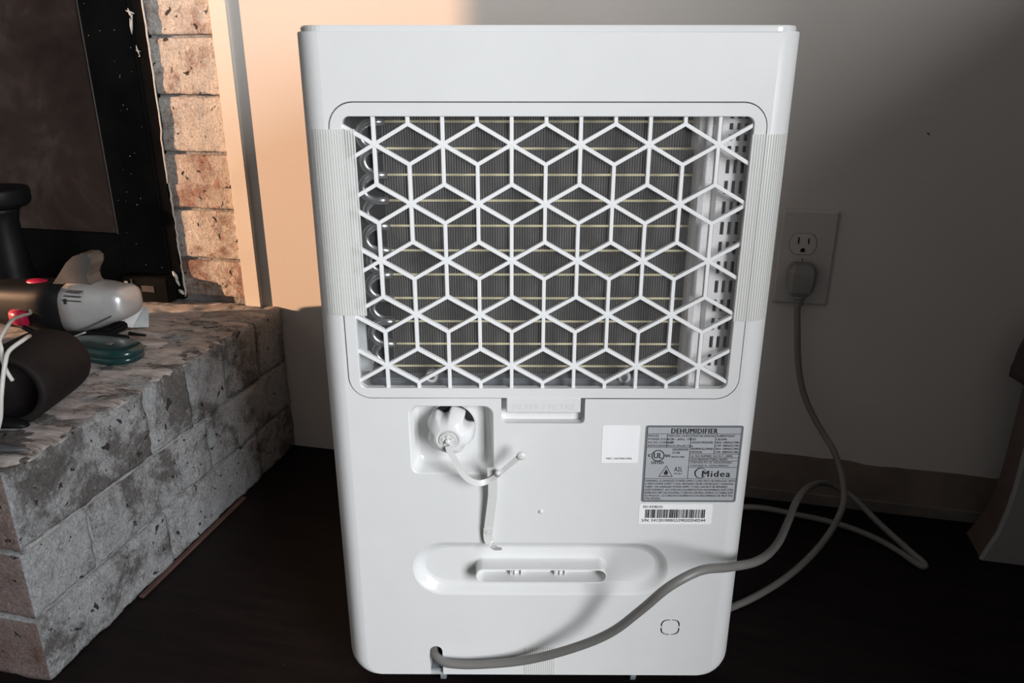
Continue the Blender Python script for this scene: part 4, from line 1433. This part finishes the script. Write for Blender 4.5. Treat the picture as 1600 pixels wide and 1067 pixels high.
# black pedestal with a wide flat top, at the left edge
ped = tag(empty('black_pedestal', (-0.936, -0.052, HZ)), 'black round pedestal stand with a wide flat top', 'stand')
def lathe(prof, nseg=40):
    V, F = [], []
    for r, z in prof:
        for k in range(nseg):
            a = 2 * math.pi * k / nseg
            V.append((r * math.cos(a), r * math.sin(a), z))
    for j in range(len(prof) - 1):
        for k in range(nseg):
            a, b = j * nseg + k, j * nseg + (k + 1) % nseg
            F.append((a, b, b + nseg, a + nseg))
    F += [tuple(range(nseg))[::-1], tuple((len(prof) - 1) * nseg + k for k in range(nseg))]
    return V, F
V, F = lathe([(0.040, 0.001), (0.042, 0.004), (0.042, 0.010), (0.034, 0.018), (0.028, 0.05), (0.024, 0.095), (0.023, 0.125), (0.026, 0.140), (0.030, 0.148)])
mk('column', V, F, 'black', ped, True)
V, F = lathe([(0.029, 0.146), (0.038, 0.149), (0.044, 0.154), (0.046, 0.158), (0.046, 0.174), (0.045, 0.177), (0.042, 0.178)])
mk('flat_top', V, F, 'black', ped, True)

# ================================================================== APPLIANCE AT THE RIGHT EDGE
ap = tag(empty('flared_floor_cabinet', (0.62, -0.10, 0.0)), 'grey flared cabinet foot with shade painted brown on its side at the right edge', 'cabinet')
levels = [(0.0, 0.5130), (0.012, 0.5165), (0.04, 0.5250), (0.075, 0.5300), (0.11, 0.5320), (0.165, 0.5322), (0.24, 0.531)]
V, F = [], []
for z, x in levels:
    V += [(x, -0.090, z), (x + 0.003, -0.0925, z), (0.74, -0.0925, z), (0.74, -0.087, z), (x, -0.087, z)]
for i in range(len(levels) - 1):
    for k in range(5):
        a, b = i * 5 + k, i * 5 + (k + 1) % 5
        F.append((a, b, b + 5, a + 5))
F += [(4, 3, 2, 1, 0), tuple(30 + k for k in range(5))]
o = mk('front_panel', V, F, 'grey_panel')
o.parent = ap
o.location = -Vector(ap.location)
V, F = [], []
lev2 = [(0.0, 0.5150, 0.0), (0.012, 0.5185, 0.0015), (0.04, 0.5270, 0.004), (0.075, 0.5320, 0.005), (0.11, 0.5340, 0.005), (0.165, 0.5345, 0.005), (0.235, 0.534, 0.005)]
for z, x, k in lev2:
    V += [(x, -0.087, z), (0.738, -0.087, z), (0.738, -0.030, z), (x + k, -0.030, z)]
for i in range(len(lev2) - 1):
    for k in range(4):
        a, b = i * 4 + k, i * 4 + (k + 1) % 4
        F.append((a, b, b + 4, a + 4))
F += [(3, 2, 1, 0), tuple(24 + k for k in range(4))]
o = mk('side_body', V, F, 'shaded_side')
o.parent = ap
o.location = -Vector(ap.location)
bm = bmesh.new()
bmesh.ops.create_icosphere(bm, subdivisions=4, radius=1.0)
for v in bm.verts:
    d = 1 + 0.10 * noise.noise(v.co * 2.3) + 0.04 * noise.noise(v.co * 6)
    zf = v.co.z
    v.co = Vector((0.600 + v.co.x * 0.088 * d, -0.062 + v.co.y * 0.048 * d, 0.262 + zf * 0.076 * d))
    if v.co.z < 0.2405:
        v.co.z = 0.2405 + (v.co.z - 0.2405) * 0.0
tag(from_bm('dark_bag', bm, 'dark_bag', None, True), 'dark lumpy cloth bag sitting on the flared cabinet', 'bag')
